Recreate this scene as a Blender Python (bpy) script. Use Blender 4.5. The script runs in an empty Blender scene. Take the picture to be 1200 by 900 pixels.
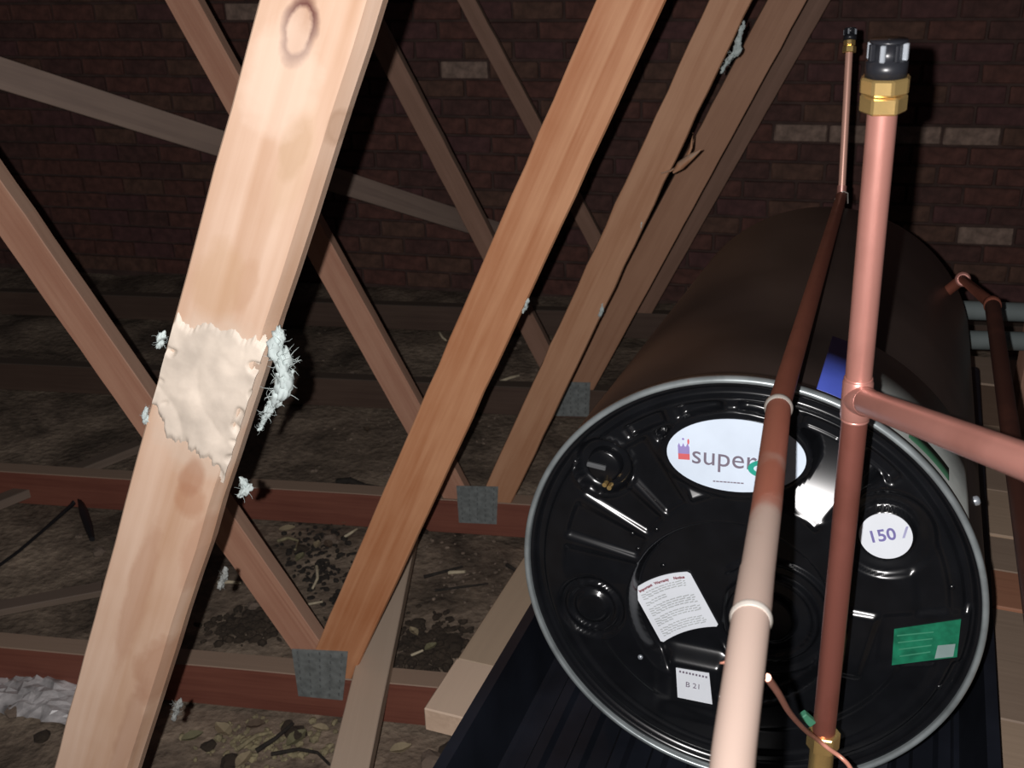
import bpy, bmesh, math, random
from mathutils import Vector, Matrix, noise
C = bpy.context.scene.collection
S = bpy.context.scene
rnd = random.Random(7)
PI = math.pi

# ------------------------------------------------------------------ camera
CAM = Vector((0, 0, 1.70))
PITCH, ROLL, FPX = math.radians(24), math.radians(1.5), 1250.0
fw = Vector((0, math.cos(PITCH), -math.sin(PITCH)))
rt0 = Vector((1, 0, 0)); dn0 = fw.cross(rt0)
RT = math.cos(ROLL) * rt0 + math.sin(ROLL) * dn0
DN = -math.sin(ROLL) * rt0 + math.cos(ROLL) * dn0
cd = bpy.data.cameras.new('camera'); cam = bpy.data.objects.new('camera', cd); C.objects.link(cam)
cd.sensor_width = 36; cd.lens = 36 * FPX / 1200; cd.clip_start = 0.02; cd.clip_end = 60
mm = Matrix((RT, -DN, -fw)).transposed().to_4x4(); mm.translation = CAM
cam.matrix_world = mm
cd.dof.use_dof = True; cd.dof.focus_distance = 1.25; cd.dof.aperture_fstop = 16
S.camera = cam

# ------------------------------------------------------------------ light: the phone's flash beside the lens, and a faint glow in the loft
w = bpy.data.worlds.new('loft'); S.world = w; w.use_nodes = True
w.node_tree.nodes['Background'].inputs[0].default_value = (0.9, 0.85, 0.95, 1)
w.node_tree.nodes['Background'].inputs[1].default_value = 0.016
FLASH = 5.3
fl = bpy.data.lights.new('phone_flash', 'POINT'); fl.shadow_soft_size = 0.0035; fl.color = (1.0, 0.965, 0.95)
fo = bpy.data.objects.new('phone_flash', fl); C.objects.link(fo)
fo.location = CAM - RT * 0.028 - DN * 0.006 - fw * 0.01
fl.energy = 4 * PI * PI
fl.use_nodes = True
nt = fl.node_tree; em = nt.nodes['Emission']
fall = nt.nodes.new('ShaderNodeLightFalloff'); fall.inputs['Strength'].default_value = FLASH / PI
fmix = nt.nodes.new('ShaderNodeMath'); fmix.operation = 'MULTIPLY_ADD'; fmix.inputs[1].default_value = 0.62   # steeper than linear
nt.links.new(fall.outputs['Quadratic'], fmix.inputs[0])
flin = nt.nodes.new('ShaderNodeMath'); flin.operation = 'MULTIPLY'; flin.inputs[1].default_value = 0.42
nt.links.new(fall.outputs['Linear'], flin.inputs[0]); nt.links.new(flin.outputs[0], fmix.inputs[2])
nt.links.new(fmix.outputs[0], em.inputs['Strength'])
S.view_settings.view_transform = 'Standard'; S.view_settings.look = 'None'
S.view_settings.gamma = 1; S.view_settings.use_curve_mapping = False
S.view_settings.exposure = 0.0

# ------------------------------------------------------------------ geometry of the place
def ray(x, y):
    return RT * ((x - 600) / FPX) + DN * ((y - 450) / FPX) + fw
def at_h(x, y, Z):                       # point of that height
    d = ray(x, y); return CAM + d * ((Z - CAM.z) / d.z)
def at_pl(x, y, n, d0):                  # point of the plane n.P = d0
    d = ray(x, y); return CAM + d * ((d0 - n.dot(CAM)) / n.dot(d))
def at_z(x, y, z): return CAM + ray(x, y) * z
TY = math.radians(10)                    # trusses
TN = Vector((math.sin(TY), math.cos(TY), 0)); TH = Vector((math.cos(TY), -math.sin(TY), 0))
GY = math.radians(21.2)                  # geyser and tray
GC = Vector((0.267, 1.070, 0.941))
TILT = math.radians(2.9)
GA = Vector((math.cos(GY), -math.sin(GY), 0)); GN = Vector((math.sin(GY) * math.cos(TILT), math.cos(GY) * math.cos(TILT), -math.sin(TILT)))
GU = GA.cross(GN); GF = Vector((math.sin(GY), math.cos(GY), 0))

# ------------------------------------------------------------------ helpers
def link(o, parent=None):
    C.objects.link(o)
    if parent is not None: o.parent = parent
    return o
def tag(o, label=None, cat=None, group=None, kind=None):
    for k, v in (('label', label), ('category', cat), ('group', group), ('kind', kind)):
        if v: o[k] = v
    return o
def thing(name, label, cat, M=None, group=None):
    o = bpy.data.objects.new(name, None); o.empty_display_size = 0.05
    C.objects.link(o)
    if M is not None: o.matrix_world = M
    return tag(o, label, cat, group)
def mesh_obj(name, bm, mat, parent=None, M=None, smooth=False):
    me = bpy.data.meshes.new(name); bm.normal_update(); bm.to_mesh(me); bm.free()
    if smooth:
        for p in me.polygons: p.use_smooth = True
    for m_ in (mat if isinstance(mat, (list, tuple)) else [mat]): me.materials.append(m_)
    o = bpy.data.objects.new(name, me); link(o, parent)
    if M is not None: o.matrix_basis = M
    return o
def frame(o, x, y, z):
    m = Matrix((x, y, z)).transposed().to_4x4(); m.translation = o; return m
def rotz(a, loc=(0, 0, 0)):
    m = Matrix.Rotation(a, 4, 'Z'); m.translation = loc; return m
def box(bm, x0, x1, y0, y1, z0, z1, bev=0.0, mi=0):
    v = [bm.verts.new((x, y, z)) for x in (x0, x1) for y in (y0, y1) for z in (z0, z1)]
    fs = [bm.faces.new([v[i] for i in q]) for q in ((0, 1, 3, 2), (4, 6, 7, 5), (0, 4, 5, 1), (2, 3, 7, 6), (0, 2, 6, 4), (1, 5, 7, 3))]
    for f in fs: f.material_index = mi
    if bev > 0:
        es = list({e for f in fs for e in f.edges})
        bmesh.ops.bevel(bm, geom=es, offset=bev, segments=1, affect='EDGES')
    return v
def tube(bm, pts, rad, seg=20, caps=True, mi=0):
    pts = [Vector(p) for p in pts]; n = len(pts)
    rads = rad if isinstance(rad, (list, tuple)) else [rad] * n
    t0 = (pts[1] - pts[0]).normalized(); up = Vector((0, 0, 1)) if abs(t0.z) < .9 else Vector((1, 0, 0))
    a = t0.cross(up).normalized(); rings = []
    for i, p in enumerate(pts):
        t = ((pts[i] - pts[i - 1]).normalized() if i else t0) + ((pts[i + 1] - pts[i]).normalized() if i < n - 1 else Vector())
        t.normalize(); a = (a - t * a.dot(t)).normalized(); b = t.cross(a)
        rings.append([bm.verts.new(p + (a * math.cos(2 * PI * k / seg) + b * math.sin(2 * PI * k / seg)) * rads[i]) for k in range(seg)])
    for r0, r1 in zip(rings, rings[1:]):
        for k in range(seg):
            f = bm.faces.new((r0[k], r0[(k + 1) % seg], r1[(k + 1) % seg], r1[k])); f.smooth = True; f.material_index = mi
    if caps:
        for r_ in (rings[0][::-1], rings[-1]):           # end discs on vertices of their own, so that the barrel shades evenly
            f = bm.faces.new([bm.verts.new(v.co) for v in r_]); f.material_index = mi
def arc_path(pts, r=0.02, k=6):          # polyline with rounded corners
    pts = [Vector(p) for p in pts]; out = [pts[0]]
    for a, b, c in zip(pts, pts[1:], pts[2:]):
        d1 = (a - b).normalized(); d2 = (c - b).normalized()
        p0, p1 = b + d1 * r, b + d2 * r
        for i in range(k + 1):
            t = i / k; out.append(p0 * (1 - t) ** 2 + b * 2 * t * (1 - t) + p1 * t * t)
    out.append(pts[-1]); return out
def prism(bm, pts, h0, h1, mi=0):        # polygon in xy raised in z
    a = [bm.verts.new((x, y, h0)) for x, y in pts]; b = [bm.verts.new((x, y, h1)) for x, y in pts]
    n = len(pts)
    fs = [bm.faces.new(a[::-1]), bm.faces.new(b)]
    for i in range(n): fs.append(bm.faces.new((a[i], a[(i + 1) % n], b[(i + 1) % n], b[i])))
    for f in fs: f.material_index = mi
def lathe(bm, prof, seg=32, mi=0):       # (r, z) profile about local z
    rings = [[bm.verts.new((r_ * math.cos(2 * PI * k / seg), r_ * math.sin(2 * PI * k / seg), z)) for k in range(seg)] for r_, z in prof]
    for r0, r1 in zip(rings, rings[1:]):
        for k in range(seg):
            f = bm.faces.new((r0[k], r0[(k + 1) % seg], r1[(k + 1) % seg], r1[k])); f.smooth = True; f.material_index = mi
    return rings
def text_obj(name, body, size, mat, parent, M, shear=0.0, bold=0.0, align='CENTER'):
    cu = bpy.data.curves.new(name, 'FONT'); cu.body = body; cu.size = size; cu.shear = shear; cu.offset = bold
    cu.align_x = align; cu.align_y = 'CENTER'; cu.extrude = 0.0002; cu.resolution_u = 4
    t = bpy.data.objects.new(name, cu); C.objects.link(t)
    bpy.context.view_layer.update()
    me = bpy.data.meshes.new_from_object(t.evaluated_get(bpy.context.evaluated_depsgraph_get()))
    bpy.data.objects.remove(t); bpy.data.curves.remove(cu)
    me.name = name; me.materials.clear(); me.materials.append(mat)
    o = bpy.data.objects.new(name, me); link(o, parent); o.matrix_basis = M
    return o

# ------------------------------------------------------------------ materials
def new_mat(name, rough=0.6, metal=0.0, spec=0.5):
    m = bpy.data.materials.new(name); m.use_nodes = True
    b = m.node_tree.nodes['Principled BSDF']
    b.inputs['Roughness'].default_value = rough; b.inputs['Metallic'].default_value = metal
    b.inputs['Specular IOR Level'].default_value = spec
    return m, m.node_tree, b
def flat(name, col, rough=0.6, metal=0.0, spec=0.5, nz=0.12, sc=20, bump=0.0):
    m, t, b = new_mat(name, rough, metal, spec)
    N, L = t.nodes.new, t.links.new
    tc = N('ShaderNodeTexCoord'); no = N('ShaderNodeTexNoise'); no.inputs['Scale'].default_value = sc; no.inputs['Detail'].default_value = 4
    L(tc.outputs['Object'], no.inputs['Vector'])
    mr = N('ShaderNodeMapRange'); mr.inputs['From Min'].default_value = .3; mr.inputs['From Max'].default_value = .7
    mr.inputs['To Min'].default_value = 1 - nz; mr.inputs['To Max'].default_value = 1 + nz
    L(no.outputs[0], mr.inputs['Value'])
    mx = N('ShaderNodeVectorMath'); mx.operation = 'SCALE'; mx.inputs[0].default_value = col[:3]
    L(mr.outputs[0], mx.inputs['Scale']); L(mx.outputs[0], b.inputs['Base Color'])
    if bump:
        bp = N('ShaderNodeBump'); bp.inputs['Strength'].default_value = bump; bp.inputs['Distance'].default_value = .004
        L(no.outputs[0], bp.inputs['Height']); L(bp.outputs[0], b.inputs['Normal'])
    return m
def wood(name, c1, c2, seed=0.0, knots=(), dust=None, rings=16, axis='Z', stain=None, rough=.62):
    """grain runs along the object's long axis; knots: (x, z, rx, rz); dust settles on faces turned up"""
    m, t, b = new_mat(name, rough, 0, .35)
    N, L = t.nodes.new, t.links.new
    tc = N('ShaderNodeTexCoord'); mp = N('ShaderNodeMapping')
    mp.inputs['Location'].default_value = (seed, seed * 1.7, seed * .3)
    sc = {'Z': (1, 1, .045), 'X': (.045, 1, 1), 'Y': (1, .045, 1)}[axis]
    mp.inputs['Scale'].default_value = sc
    L(tc.outputs['Object'], mp.inputs['Vector'])
    n1 = N('ShaderNodeTexNoise'); n1.inputs['Scale'].default_value = rings; n1.inputs['Detail'].default_value = 3; n1.inputs['Distortion'].default_value = .6
    n2 = N('ShaderNodeTexNoise'); n2.inputs['Scale'].default_value = rings * 9; n2.inputs['Detail'].default_value = 5
    n3 = N('ShaderNodeTexNoise'); n3.inputs['Scale'].default_value = 7; n3.inputs['Detail'].default_value = 3
    L(mp.outputs[0], n1.inputs['Vector']); L(mp.outputs[0], n2.inputs['Vector']); L(tc.outputs['Object'], n3.inputs['Vector'])
    w1 = N('ShaderNodeMath'); w1.operation = 'MULTIPLY'; w1.inputs[1].default_value = 26; L(n1.outputs[0], w1.inputs[0])
    w2 = N('ShaderNodeMath'); w2.operation = 'SINE'; L(w1.outputs[0], w2.inputs[0])
    a1 = N('ShaderNodeMath'); a1.operation = 'MULTIPLY_ADD'; a1.inputs[1].default_value = .20; a1.inputs[2].default_value = .5; L(w2.outputs[0], a1.inputs[0])
    a2 = N('ShaderNodeMath'); a2.operation = 'MULTIPLY_ADD'; a2.inputs[1].default_value = .7; L(n2.outputs[0], a2.inputs[0]); L(a1.outputs[0], a2.inputs[2])
    a3 = N('ShaderNodeMath'); a3.operation = 'MULTIPLY_ADD'; a3.inputs[1].default_value = .8; L(n3.outputs[0], a3.inputs[0]); L(a2.outputs[0], a3.inputs[2])
    mr = N('ShaderNodeMapRange'); mr.inputs['From Min'].default_value = .8; mr.inputs['From Max'].default_value = 1.75; L(a3.outputs[0], mr.inputs['Value'])
    mx = N('ShaderNodeMix'); mx.data_type = 'RGBA'; mx.inputs['A'].default_value = (*c1, 1); mx.inputs['B'].default_value = (*c2, 1)
    L(mr.outputs[0], mx.inputs['Factor']); col = mx.outputs['Result']
    sep = N('ShaderNodeSeparateXYZ'); L(tc.outputs['Object'], sep.inputs[0])
    dark = tuple(c * .35 for c in c2)
    for kn in knots:
        kx, kz, rx, rz = kn[:4]; ring = kn[4] if len(kn) > 4 else .72; kc = kn[5] if len(kn) > 5 else dark; amt = kn[6] if len(kn) > 6 else .85
        sb = N('ShaderNodeVectorMath'); sb.operation = 'SUBTRACT'; sb.inputs[1].default_value = (kx, 0, kz); L(tc.outputs['Object'], sb.inputs[0])
        dv = N('ShaderNodeVectorMath'); dv.operation = 'MULTIPLY'; dv.inputs[1].default_value = (1 / rx, 0, 1 / rz); L(sb.outputs[0], dv.inputs[0])
        # wobble
        nn = N('ShaderNodeTexNoise'); nn.inputs['Scale'].default_value = 34; nn.inputs['Detail'].default_value = 4; L(tc.outputs['Object'], nn.inputs['Vector'])
        ln = N('ShaderNodeVectorMath'); ln.operation = 'LENGTH'; L(dv.outputs[0], ln.inputs[0])
        ad = N('ShaderNodeMath'); ad.operation = 'MULTIPLY_ADD'; ad.inputs[1].default_value = 1.0; L(nn.outputs[0], ad.inputs[0]); L(ln.outputs['Value'], ad.inputs[2])
        cr = N('ShaderNodeValToRGB'); e = cr.color_ramp.elements
        e[0].position = 0; e[0].color = (1 - ring,) * 3 + (1,)
        e[1].position = .55; e[1].color = (1 - ring,) * 3 + (1,)
        for ps, vv in ((.68, 1), (.78, .7), (.95, 0)):
            q = cr.color_ramp.elements.new(ps); q.color = (vv, vv, vv, 1)
        hf = N('ShaderNodeMath'); hf.operation = 'MULTIPLY_ADD'; hf.inputs[1].default_value = .6; hf.inputs[2].default_value = -.13; L(ad.outputs[0], hf.inputs[0]); L(hf.outputs[0], cr.inputs[0])
        f2 = N('ShaderNodeMath'); f2.operation = 'MULTIPLY'; f2.inputs[1].default_value = amt; L(cr.outputs[0], f2.inputs[0])
        k = N('ShaderNodeMix'); k.data_type = 'RGBA'; k.inputs['B'].default_value = (*kc, 1)
        L(col, k.inputs['A']); L(f2.outputs[0], k.inputs['Factor']); col = k.outputs['Result']
    if dust:
        ge = N('ShaderNodeNewGeometry'); sp = N('ShaderNodeSeparateXYZ'); L(ge.outputs['True Normal'], sp.inputs[0])
        dr = N('ShaderNodeMapRange'); dr.inputs['From Min'].default_value = .25; dr.inputs['From Max'].default_value = .6; L(sp.outputs['Z'], dr.inputs['Value'])
        dm = N('ShaderNodeMath'); dm.operation = 'MULTIPLY'; dm.inputs[1].default_value = .8; L(dr.outputs[0], dm.inputs[0])
        k = N('ShaderNodeMix'); k.data_type = 'RGBA'; k.inputs['B'].default_value = (*dust, 1)
        L(col, k.inputs['A']); L(dm.outputs[0], k.inputs['Factor']); col = k.outputs['Result']
    L(col, b.inputs['Base Color'])
    bp = N('ShaderNodeBump'); bp.inputs['Strength'].default_value = .35; bp.inputs['Distance'].default_value = .0015
    L(a2.outputs[0], bp.inputs['Height']); L(bp.outputs[0], b.inputs['Normal'])
    return m
DUST = (.36, .27, .20)
def copper(name, col, pale=0.0, rough=.42, metal=.55, seed=0, oxide=(.16, .05, .03), ox=.35):
    m, t, b = new_mat(name, rough, metal, .5)
    N, L = t.nodes.new, t.links.new
    tc = N('ShaderNodeTexCoord'); mp = N('ShaderNodeMapping'); mp.inputs['Location'].default_value = (seed, 0, 0); L(tc.outputs['Object'], mp.inputs['Vector'])
    n = N('ShaderNodeTexNoise'); n.inputs['Scale'].default_value = 14; n.inputs['Detail'].default_value = 5; L(mp.outputs[0], n.inputs['Vector'])
    r1 = N('ShaderNodeMapRange'); r1.inputs['From Min'].default_value = .5; r1.inputs['From Max'].default_value = .72; r1.inputs['To Max'].default_value = ox; L(n.outputs[0], r1.inputs['Value'])
    k = N('ShaderNodeMix'); k.data_type = 'RGBA'; k.inputs['A'].default_value = (*col, 1); k.inputs['B'].default_value = (*oxide, 1); L(r1.outputs[0], k.inputs['Factor'])
    c = k.outputs['Result']
    if pale:
        sx_ = N('ShaderNodeSeparateXYZ'); L(tc.outputs['Object'], sx_.inputs[0])
        gr = N('ShaderNodeMapRange'); gr.interpolation_type = 'SMOOTHSTEP'; gr.inputs['From Min'].default_value = .57; gr.inputs['From Max'].default_value = .71; gr.inputs['To Min'].default_value = .22; gr.inputs['To Max'].default_value = -.25; L(sx_.outputs['Y'], gr.inputs['Value'])
        n2 = N('ShaderNodeTexNoise'); n2.inputs['Scale'].default_value = 16; n2.inputs['Detail'].default_value = 4; L(mp.outputs[0], n2.inputs['Vector'])
        ga = N('ShaderNodeMath'); ga.operation = 'ADD'; L(n2.outputs[0], ga.inputs[0]); L(gr.outputs[0], ga.inputs[1])
        r2 = N('ShaderNodeMapRange'); r2.inputs['From Min'].default_value = .36; r2.inputs['From Max'].default_value = .60; r2.inputs['To Max'].default_value = pale; L(ga.outputs[0], r2.inputs['Value'])
        k2 = N('ShaderNodeMix'); k2.data_type = 'RGBA'; k2.inputs['B'].default_value = (.38, .295, .25, 1); L(c, k2.inputs['A']); L(r2.outputs[0], k2.inputs['Factor']); c = k2.outputs['Result']
    L(c, b.inputs['Base Color'])
    rr = N('ShaderNodeMapRange'); rr.inputs['To Min'].default_value = rough - .1; rr.inputs['To Max'].default_value = rough + .15; L(n.outputs[0], rr.inputs['Value']); L(rr.outputs[0], b.inputs['Roughness'])
    return m

M = {}
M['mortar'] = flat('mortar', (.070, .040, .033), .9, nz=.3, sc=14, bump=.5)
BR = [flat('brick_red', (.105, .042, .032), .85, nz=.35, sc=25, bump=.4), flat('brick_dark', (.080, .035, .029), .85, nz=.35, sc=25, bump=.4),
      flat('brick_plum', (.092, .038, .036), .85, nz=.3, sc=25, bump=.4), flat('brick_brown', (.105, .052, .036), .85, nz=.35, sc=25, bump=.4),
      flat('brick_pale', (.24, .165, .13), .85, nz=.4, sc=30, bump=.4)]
M['galv'] = flat('galvanised', (.30, .33, .33), .42, .45, nz=.25, sc=60)
M['slot'] = flat('plate_slot', (.13, .14, .14), .7)
M['black'] = flat('black_plastic', (.006, .0065, .008), .23, 0, .55, nz=.2, sc=30)
M['tray'] = flat('tray_plastic', (.009, .011, .017), .42, 0, .5, nz=.35, sc=9, bump=.15)
M['body'] = flat('brown_enamel', (.030, .021, .018), .40, 0, .5, nz=.6, sc=3.2)
M['rim'] = flat('zinc_rim', (.34, .38, .39), .34, .5, nz=.25, sc=25)
M['white'] = flat('white_label', (.80, .84, .90), .35, nz=.03)
M['blueish'] = flat('oval_paper', (.72, .82, .95), .22, nz=.05)
M['ink'] = flat('grey_ink', (.20, .17, .22), .5)
M['fineink'] = flat('fine_print', (.50, .53, .55), .5)
M['redink'] = flat('red_ink', (.25, .06, .08), .5)
M['violet'] = flat('violet_ink', (.20, .18, .42), .5)
M['logored'] = flat('logo_red', (.70, .14, .15), .5); M['logoblue'] = flat('logo_violet', (.32, .26, .55), .5)
M['teal'] = flat('teal_ink', (.02, .36, .27), .5)
M['green'] = flat('green_sticker', (.012, .16, .085), .35, nz=.35, sc=60)
M['blue'] = flat('blue_sticker', (.06, .09, .42), .3)
M['greylab'] = flat('grey_sticker', (.20, .21, .20), .4, nz=.3, sc=12)
M['greenband'] = flat('green_band', (.03, .09, .05), .4)
M['brass'] = flat('brass', (.72, .50, .20), .25, .8, nz=.15)
M['plug'] = flat('black_rubber', (.015, .016, .02), .35)
M['silverp'] = flat('silver_vane', (.55, .60, .66), .25, .6)
M['copper'] = copper('bright_copper', (.56, .255, .21), 0, .40, .5)
for k_, v_ in (('Coat Weight', .75), ('Coat Roughness', .30), ('Coat IOR', 1.7)): M['copper'].node_tree.nodes['Principled BSDF'].inputs[k_].default_value = v_
M['copperdark'] = copper('dull_shaded_copper', (.30, .10, .065), 0, .45, .5, 3)
M['copperpale'] = copper('fluxed_copper', (.30, .105, .068), .93, .52, .2, 5)
M['copperold'] = copper('old_copper', (.055, .020, .014), 0, .5, .4, 9)
M['solder'] = flat('solder', (.70, .66, .60), .3, .6)
M['wire'] = copper('wire_copper', (.75, .33, .24), 0, .4, .3, 2)
M['pvc'] = flat('grey_pvc', (.14, .165, .165), .5, nz=.2, sc=8)
M['fluff'] = flat('polyester_fluff', (.50, .57, .56), .9, nz=.2, sc=50)
M['greyfluff'] = flat('grey_fluff', (.22, .23, .22), .9, nz=.2, sc=50)
M['lump'] = flat('mortar_lump', (.20, .15, .115), .95, nz=.4, sc=40, bump=.5)
M['darklump'] = flat('dark_lump', (.045, .032, .022), .95, nz=.4, sc=40, bump=.5)
M['twig'] = flat('dry_twig', (.26, .22, .13), .9, nz=.4, sc=60)
M['twigdark'] = flat('dark_twig', (.025, .02, .016), .9, nz=.4, sc=60)
M['shaving'] = flat('wood_shaving', (.55, .47, .33), .8, nz=.2, sc=60)
M['cable'] = flat('black_cable', (.012, .012, .014), .5)
M['film'] = flat('crumpled_film', (.42, .40, .40), .22, nz=.5, sc=25)

# ------------------------------------------------------------------ the setting: brick gable wall and dusty ceiling boards
WY = math.radians(14); WH = Vector((math.cos(WY), -math.sin(WY), 0)); WN = Vector((math.sin(WY), math.cos(WY), 0)); WD = 4.75
worg = WN * WD
Mw = frame(worg, WH, WN, Vector((0, 0, 1)))
bm = bmesh.new(); box(bm, -4.6, 3.4, .014, .22, -.2, 3.0)
wall = mesh_obj('wall_back', bm, M['mortar'], None, Mw); wall['kind'] = 'structure'
def brick_mesh(seed):
    r_ = random.Random(seed); b = bmesh.new()
    box(b, -.108, .108, 0, .05, -.0355, .0355, .004)
    for v in b.verts:
        v.co += Vector((r_.uniform(-.002, .002), r_.uniform(-.003, .003) if v.co.y < .01 else 0, r_.uniform(-.0015, .0015)))
    me = bpy.data.meshes.new('brick'); b.to_mesh(me); b.free(); return me
brick_meshes = [[brick_mesh(i * 10 + k) for k in range(3)] for i in range(len(BR))]
for i, row in enumerate(brick_meshes):
    for me in row: me.materials.append(BR[i])
winv = Mw.inverted()
PALE = []
for px, py in ((932, 163), (982, 164), (1085, 163), (1132, 163), (556, 92), (1135, 282)):
    PALE.append(winv @ at_pl(px, py, WN, WD))
cells = []
CW, CH = .228, .0835
for j in range(0, 36):
    for i in range(-21, 16):
        x = i * CW + (CW / 2 if j % 2 else 0); z = j * CH + .045
        P = Mw @ Vector((x, 0, z)); q = P - CAM; dz = q.dot(fw)
        sx, sy = 600 + FPX * q.dot(RT) / dz, 450 + FPX * q.dot(DN) / dz
        vis = -30 < sx < 1230 and -20 < sy < 345 
        if 640 < sx and sy > 330: vis = False
        cells.append((0 if vis else 1, dz, x, z, i, j))
cells.sort()
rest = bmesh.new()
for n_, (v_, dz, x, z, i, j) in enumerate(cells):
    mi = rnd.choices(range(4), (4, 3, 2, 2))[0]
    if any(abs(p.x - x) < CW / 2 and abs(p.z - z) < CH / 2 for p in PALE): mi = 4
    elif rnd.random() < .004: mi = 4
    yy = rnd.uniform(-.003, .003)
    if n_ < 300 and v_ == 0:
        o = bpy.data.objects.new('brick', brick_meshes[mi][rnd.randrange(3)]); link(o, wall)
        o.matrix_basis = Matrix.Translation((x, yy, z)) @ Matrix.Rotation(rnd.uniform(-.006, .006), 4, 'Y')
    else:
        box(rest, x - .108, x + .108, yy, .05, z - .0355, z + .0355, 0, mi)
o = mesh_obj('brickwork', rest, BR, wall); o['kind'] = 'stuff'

def dusty():
    m, t, b = new_mat('dusty_boards', .95, 0, .2)
    N, L = t.nodes.new, t.links.new
    tc = N('ShaderNodeTexCoord')
    n1 = N('ShaderNodeTexNoise'); n1.inputs['Scale'].default_value = 3.2; n1.inputs['Detail'].default_value = 8; n1.inputs['Roughness'].default_value = .65; n1.inputs['Distortion'].default_value = .8
    n2 = N('ShaderNodeTexNoise'); n2.inputs['Scale'].default_value = 45; n2.inputs['Detail'].default_value = 6
    L(tc.outputs['Object'], n1.inputs['Vector']); L(tc.outputs['Object'], n2.inputs['Vector'])
    cr = N('ShaderNodeValToRGB'); e = cr.color_ramp.elements
    e[0].position = .33; e[0].color = (.075, .058, .045, 1); e[1].position = .66; e[1].color = (.33, .255, .19, 1)
    q = e.new(.48); q.color = (.18, .137, .103, 1)
    L(n1.outputs[0], cr.inputs[0])
    mr = N('ShaderNodeMapRange'); mr.inputs['To Min'].default_value = .45; mr.inputs['To Max'].default_value = 1.55; L(n2.outputs[0], mr.inputs['Value'])
    sc = N('ShaderNodeVectorMath'); sc.operation = 'SCALE'; L(cr.outputs[0], sc.inputs[0]); L(mr.outputs[0], sc.inputs['Scale']); L(sc.outputs[0], b.inputs['Base Color'])
    bp = N('ShaderNodeBump'); bp.inputs['Strength'].default_value = .8; bp.inputs['Distance'].default_value = .012; L(n2.outputs[0], bp.inputs['Height']); L(bp.outputs[0], b.inputs['Normal'])
    return m
bm = bmesh.new()
nx, ny = 150, 110
grid = []
for j in range(ny + 1):
    row = []
    for i in range(nx + 1):
        x = -4.2 + 7.6 * i / nx; y = -.6 + 6.6 * j / ny
        h = -.012 + .018 * noise.noise(Vector((x * 2.3, y * 2.3, 0))) + .010 * noise.noise(Vector((x * 9, y * 9, 3))) + .005 * noise.noise(Vector((x * 24, y * 24, 7)))
        row.append(bm.verts.new((x, y, min(h, .004))))
    grid.append(row)
for j in range(ny):
    for i in range(nx): bm.faces.new((grid[j][i], grid[j][i + 1], grid[j + 1][i + 1], grid[j + 1][i]))
M['dusty'] = dusty()
floor = mesh_obj('floor', bm, M['dusty'], None, None, True); floor['kind'] = 'structure'

# ------------------------------------------------------------------ roof trusses
def truss_frame(d): return frame(TN * d, TH, TN, Vector((0, 0, 1)))
def web(parent, d, rows, mat, thick=.040, zcut=.122, ztop=2.35, seed=0, wane=.0012, dy=0.0, cham=0.0):
    """rows: ((y, xl, xr), (y, xl, xr)) edges of the front face as seen, laid on the truss plane"""
    inv = truss_frame(d).inverted()
    (ya, la, ra), (yb, lb, rb) = rows
    pts = [inv @ at_pl(x, y, TN, d) for x, y in ((la, ya), (ra, ya), (lb, yb), (rb, yb))]
    top = (pts[0] + pts[1]) / 2; bot = (pts[2] + pts[3]) / 2
    ax = (top - bot).normalized(); ax.y = 0; ax.normalize()
    sx = Vector((ax.z, 0, -ax.x))
    wd = (abs((pts[1] - pts[0]).dot(sx)) + abs((pts[3] - pts[2]).dot(sx))) / 2
    org = bot + ax * ((zcut - bot.z) / ax.z)
    r_ = random.Random(seed)
    bm = bmesh.new(); nseg = 40; rings = []
    for i in range(nseg + 1):
        t = i / nseg; ring = []
        for cx, cy in ((-.5, 0), (-.44, 0), (.44, 0), (.5, 0), (.5, 1), (.44, 1), (-.44, 1), (-.5, 1)):
            pass
        e = .0016
        sec = ((-wd / 2, e), (-wd / 2 + e, 0), (wd / 2 - max(e, cham * .55), 0), (wd / 2, max(e, cham)), (wd / 2, thick - e), (wd / 2 - e, thick), (-wd / 2 + e, thick), (-wd / 2, thick - e))
        for (x, y) in sec:
            z0 = (zcut - org.z - x * sx.z) / ax.z; z1 = (ztop - org.z - x * sx.z) / ax.z
            z = z0 + (z1 - z0) * t
            jx = wane * noise.noise(Vector((math.copysign(3, x) + seed, z * 14, 1))) * 1.5
            ring.append(bm.verts.new((x + jx, y + dy, z)))
        rings.append(ring)
    for r0, r1 in zip(rings, rings[1:]):
        for k in range(8): bm.faces.new((r0[k], r0[(k + 1) % 8], r1[(k + 1) % 8], r1[k]))
    bm.faces.new(rings[0][::-1]); bm.faces.new(rings[-1])
    Ml = frame(org, sx, Vector((0, 1, 0)), ax)
    o = mesh_obj('web', bm, mat, parent, Ml)
    return o, truss_frame(d) @ Ml, wd
def beam_local(Mo, d, px, py):
    p = Mo.inverted() @ at_pl(px, py, TN, d); return p.x, p.z
def chord(parent, x0, x1, mat, h=.114, th=.055):
    bm = bmesh.new(); n = 24; rings = []
    for i in range(n + 1):
        x = x0 + (x1 - x0) * i / n
        j = .002 * noise.noise(Vector((x * 5, 0, 2)))
        rings.append([bm.verts.new((x, y, z)) for y, z in ((.002, .006), (0, .008), (0, .006 + h - .002 + j), (.002, .006 + h + j), (th - .002, .006 + h + j), (th, .004 + h + j), (th, .006))])
    for r0, r1 in zip(rings, rings[1:]):
        for k in range(7): bm.faces.new((r0[k], r1[k], r1[(k + 1) % 7], r0[(k + 1) % 7]))
    bm.faces.new(rings[0]); bm.faces.new(rings[-1][::-1])
    return mesh_obj('bottom_chord', bm, mat, parent)
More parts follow.
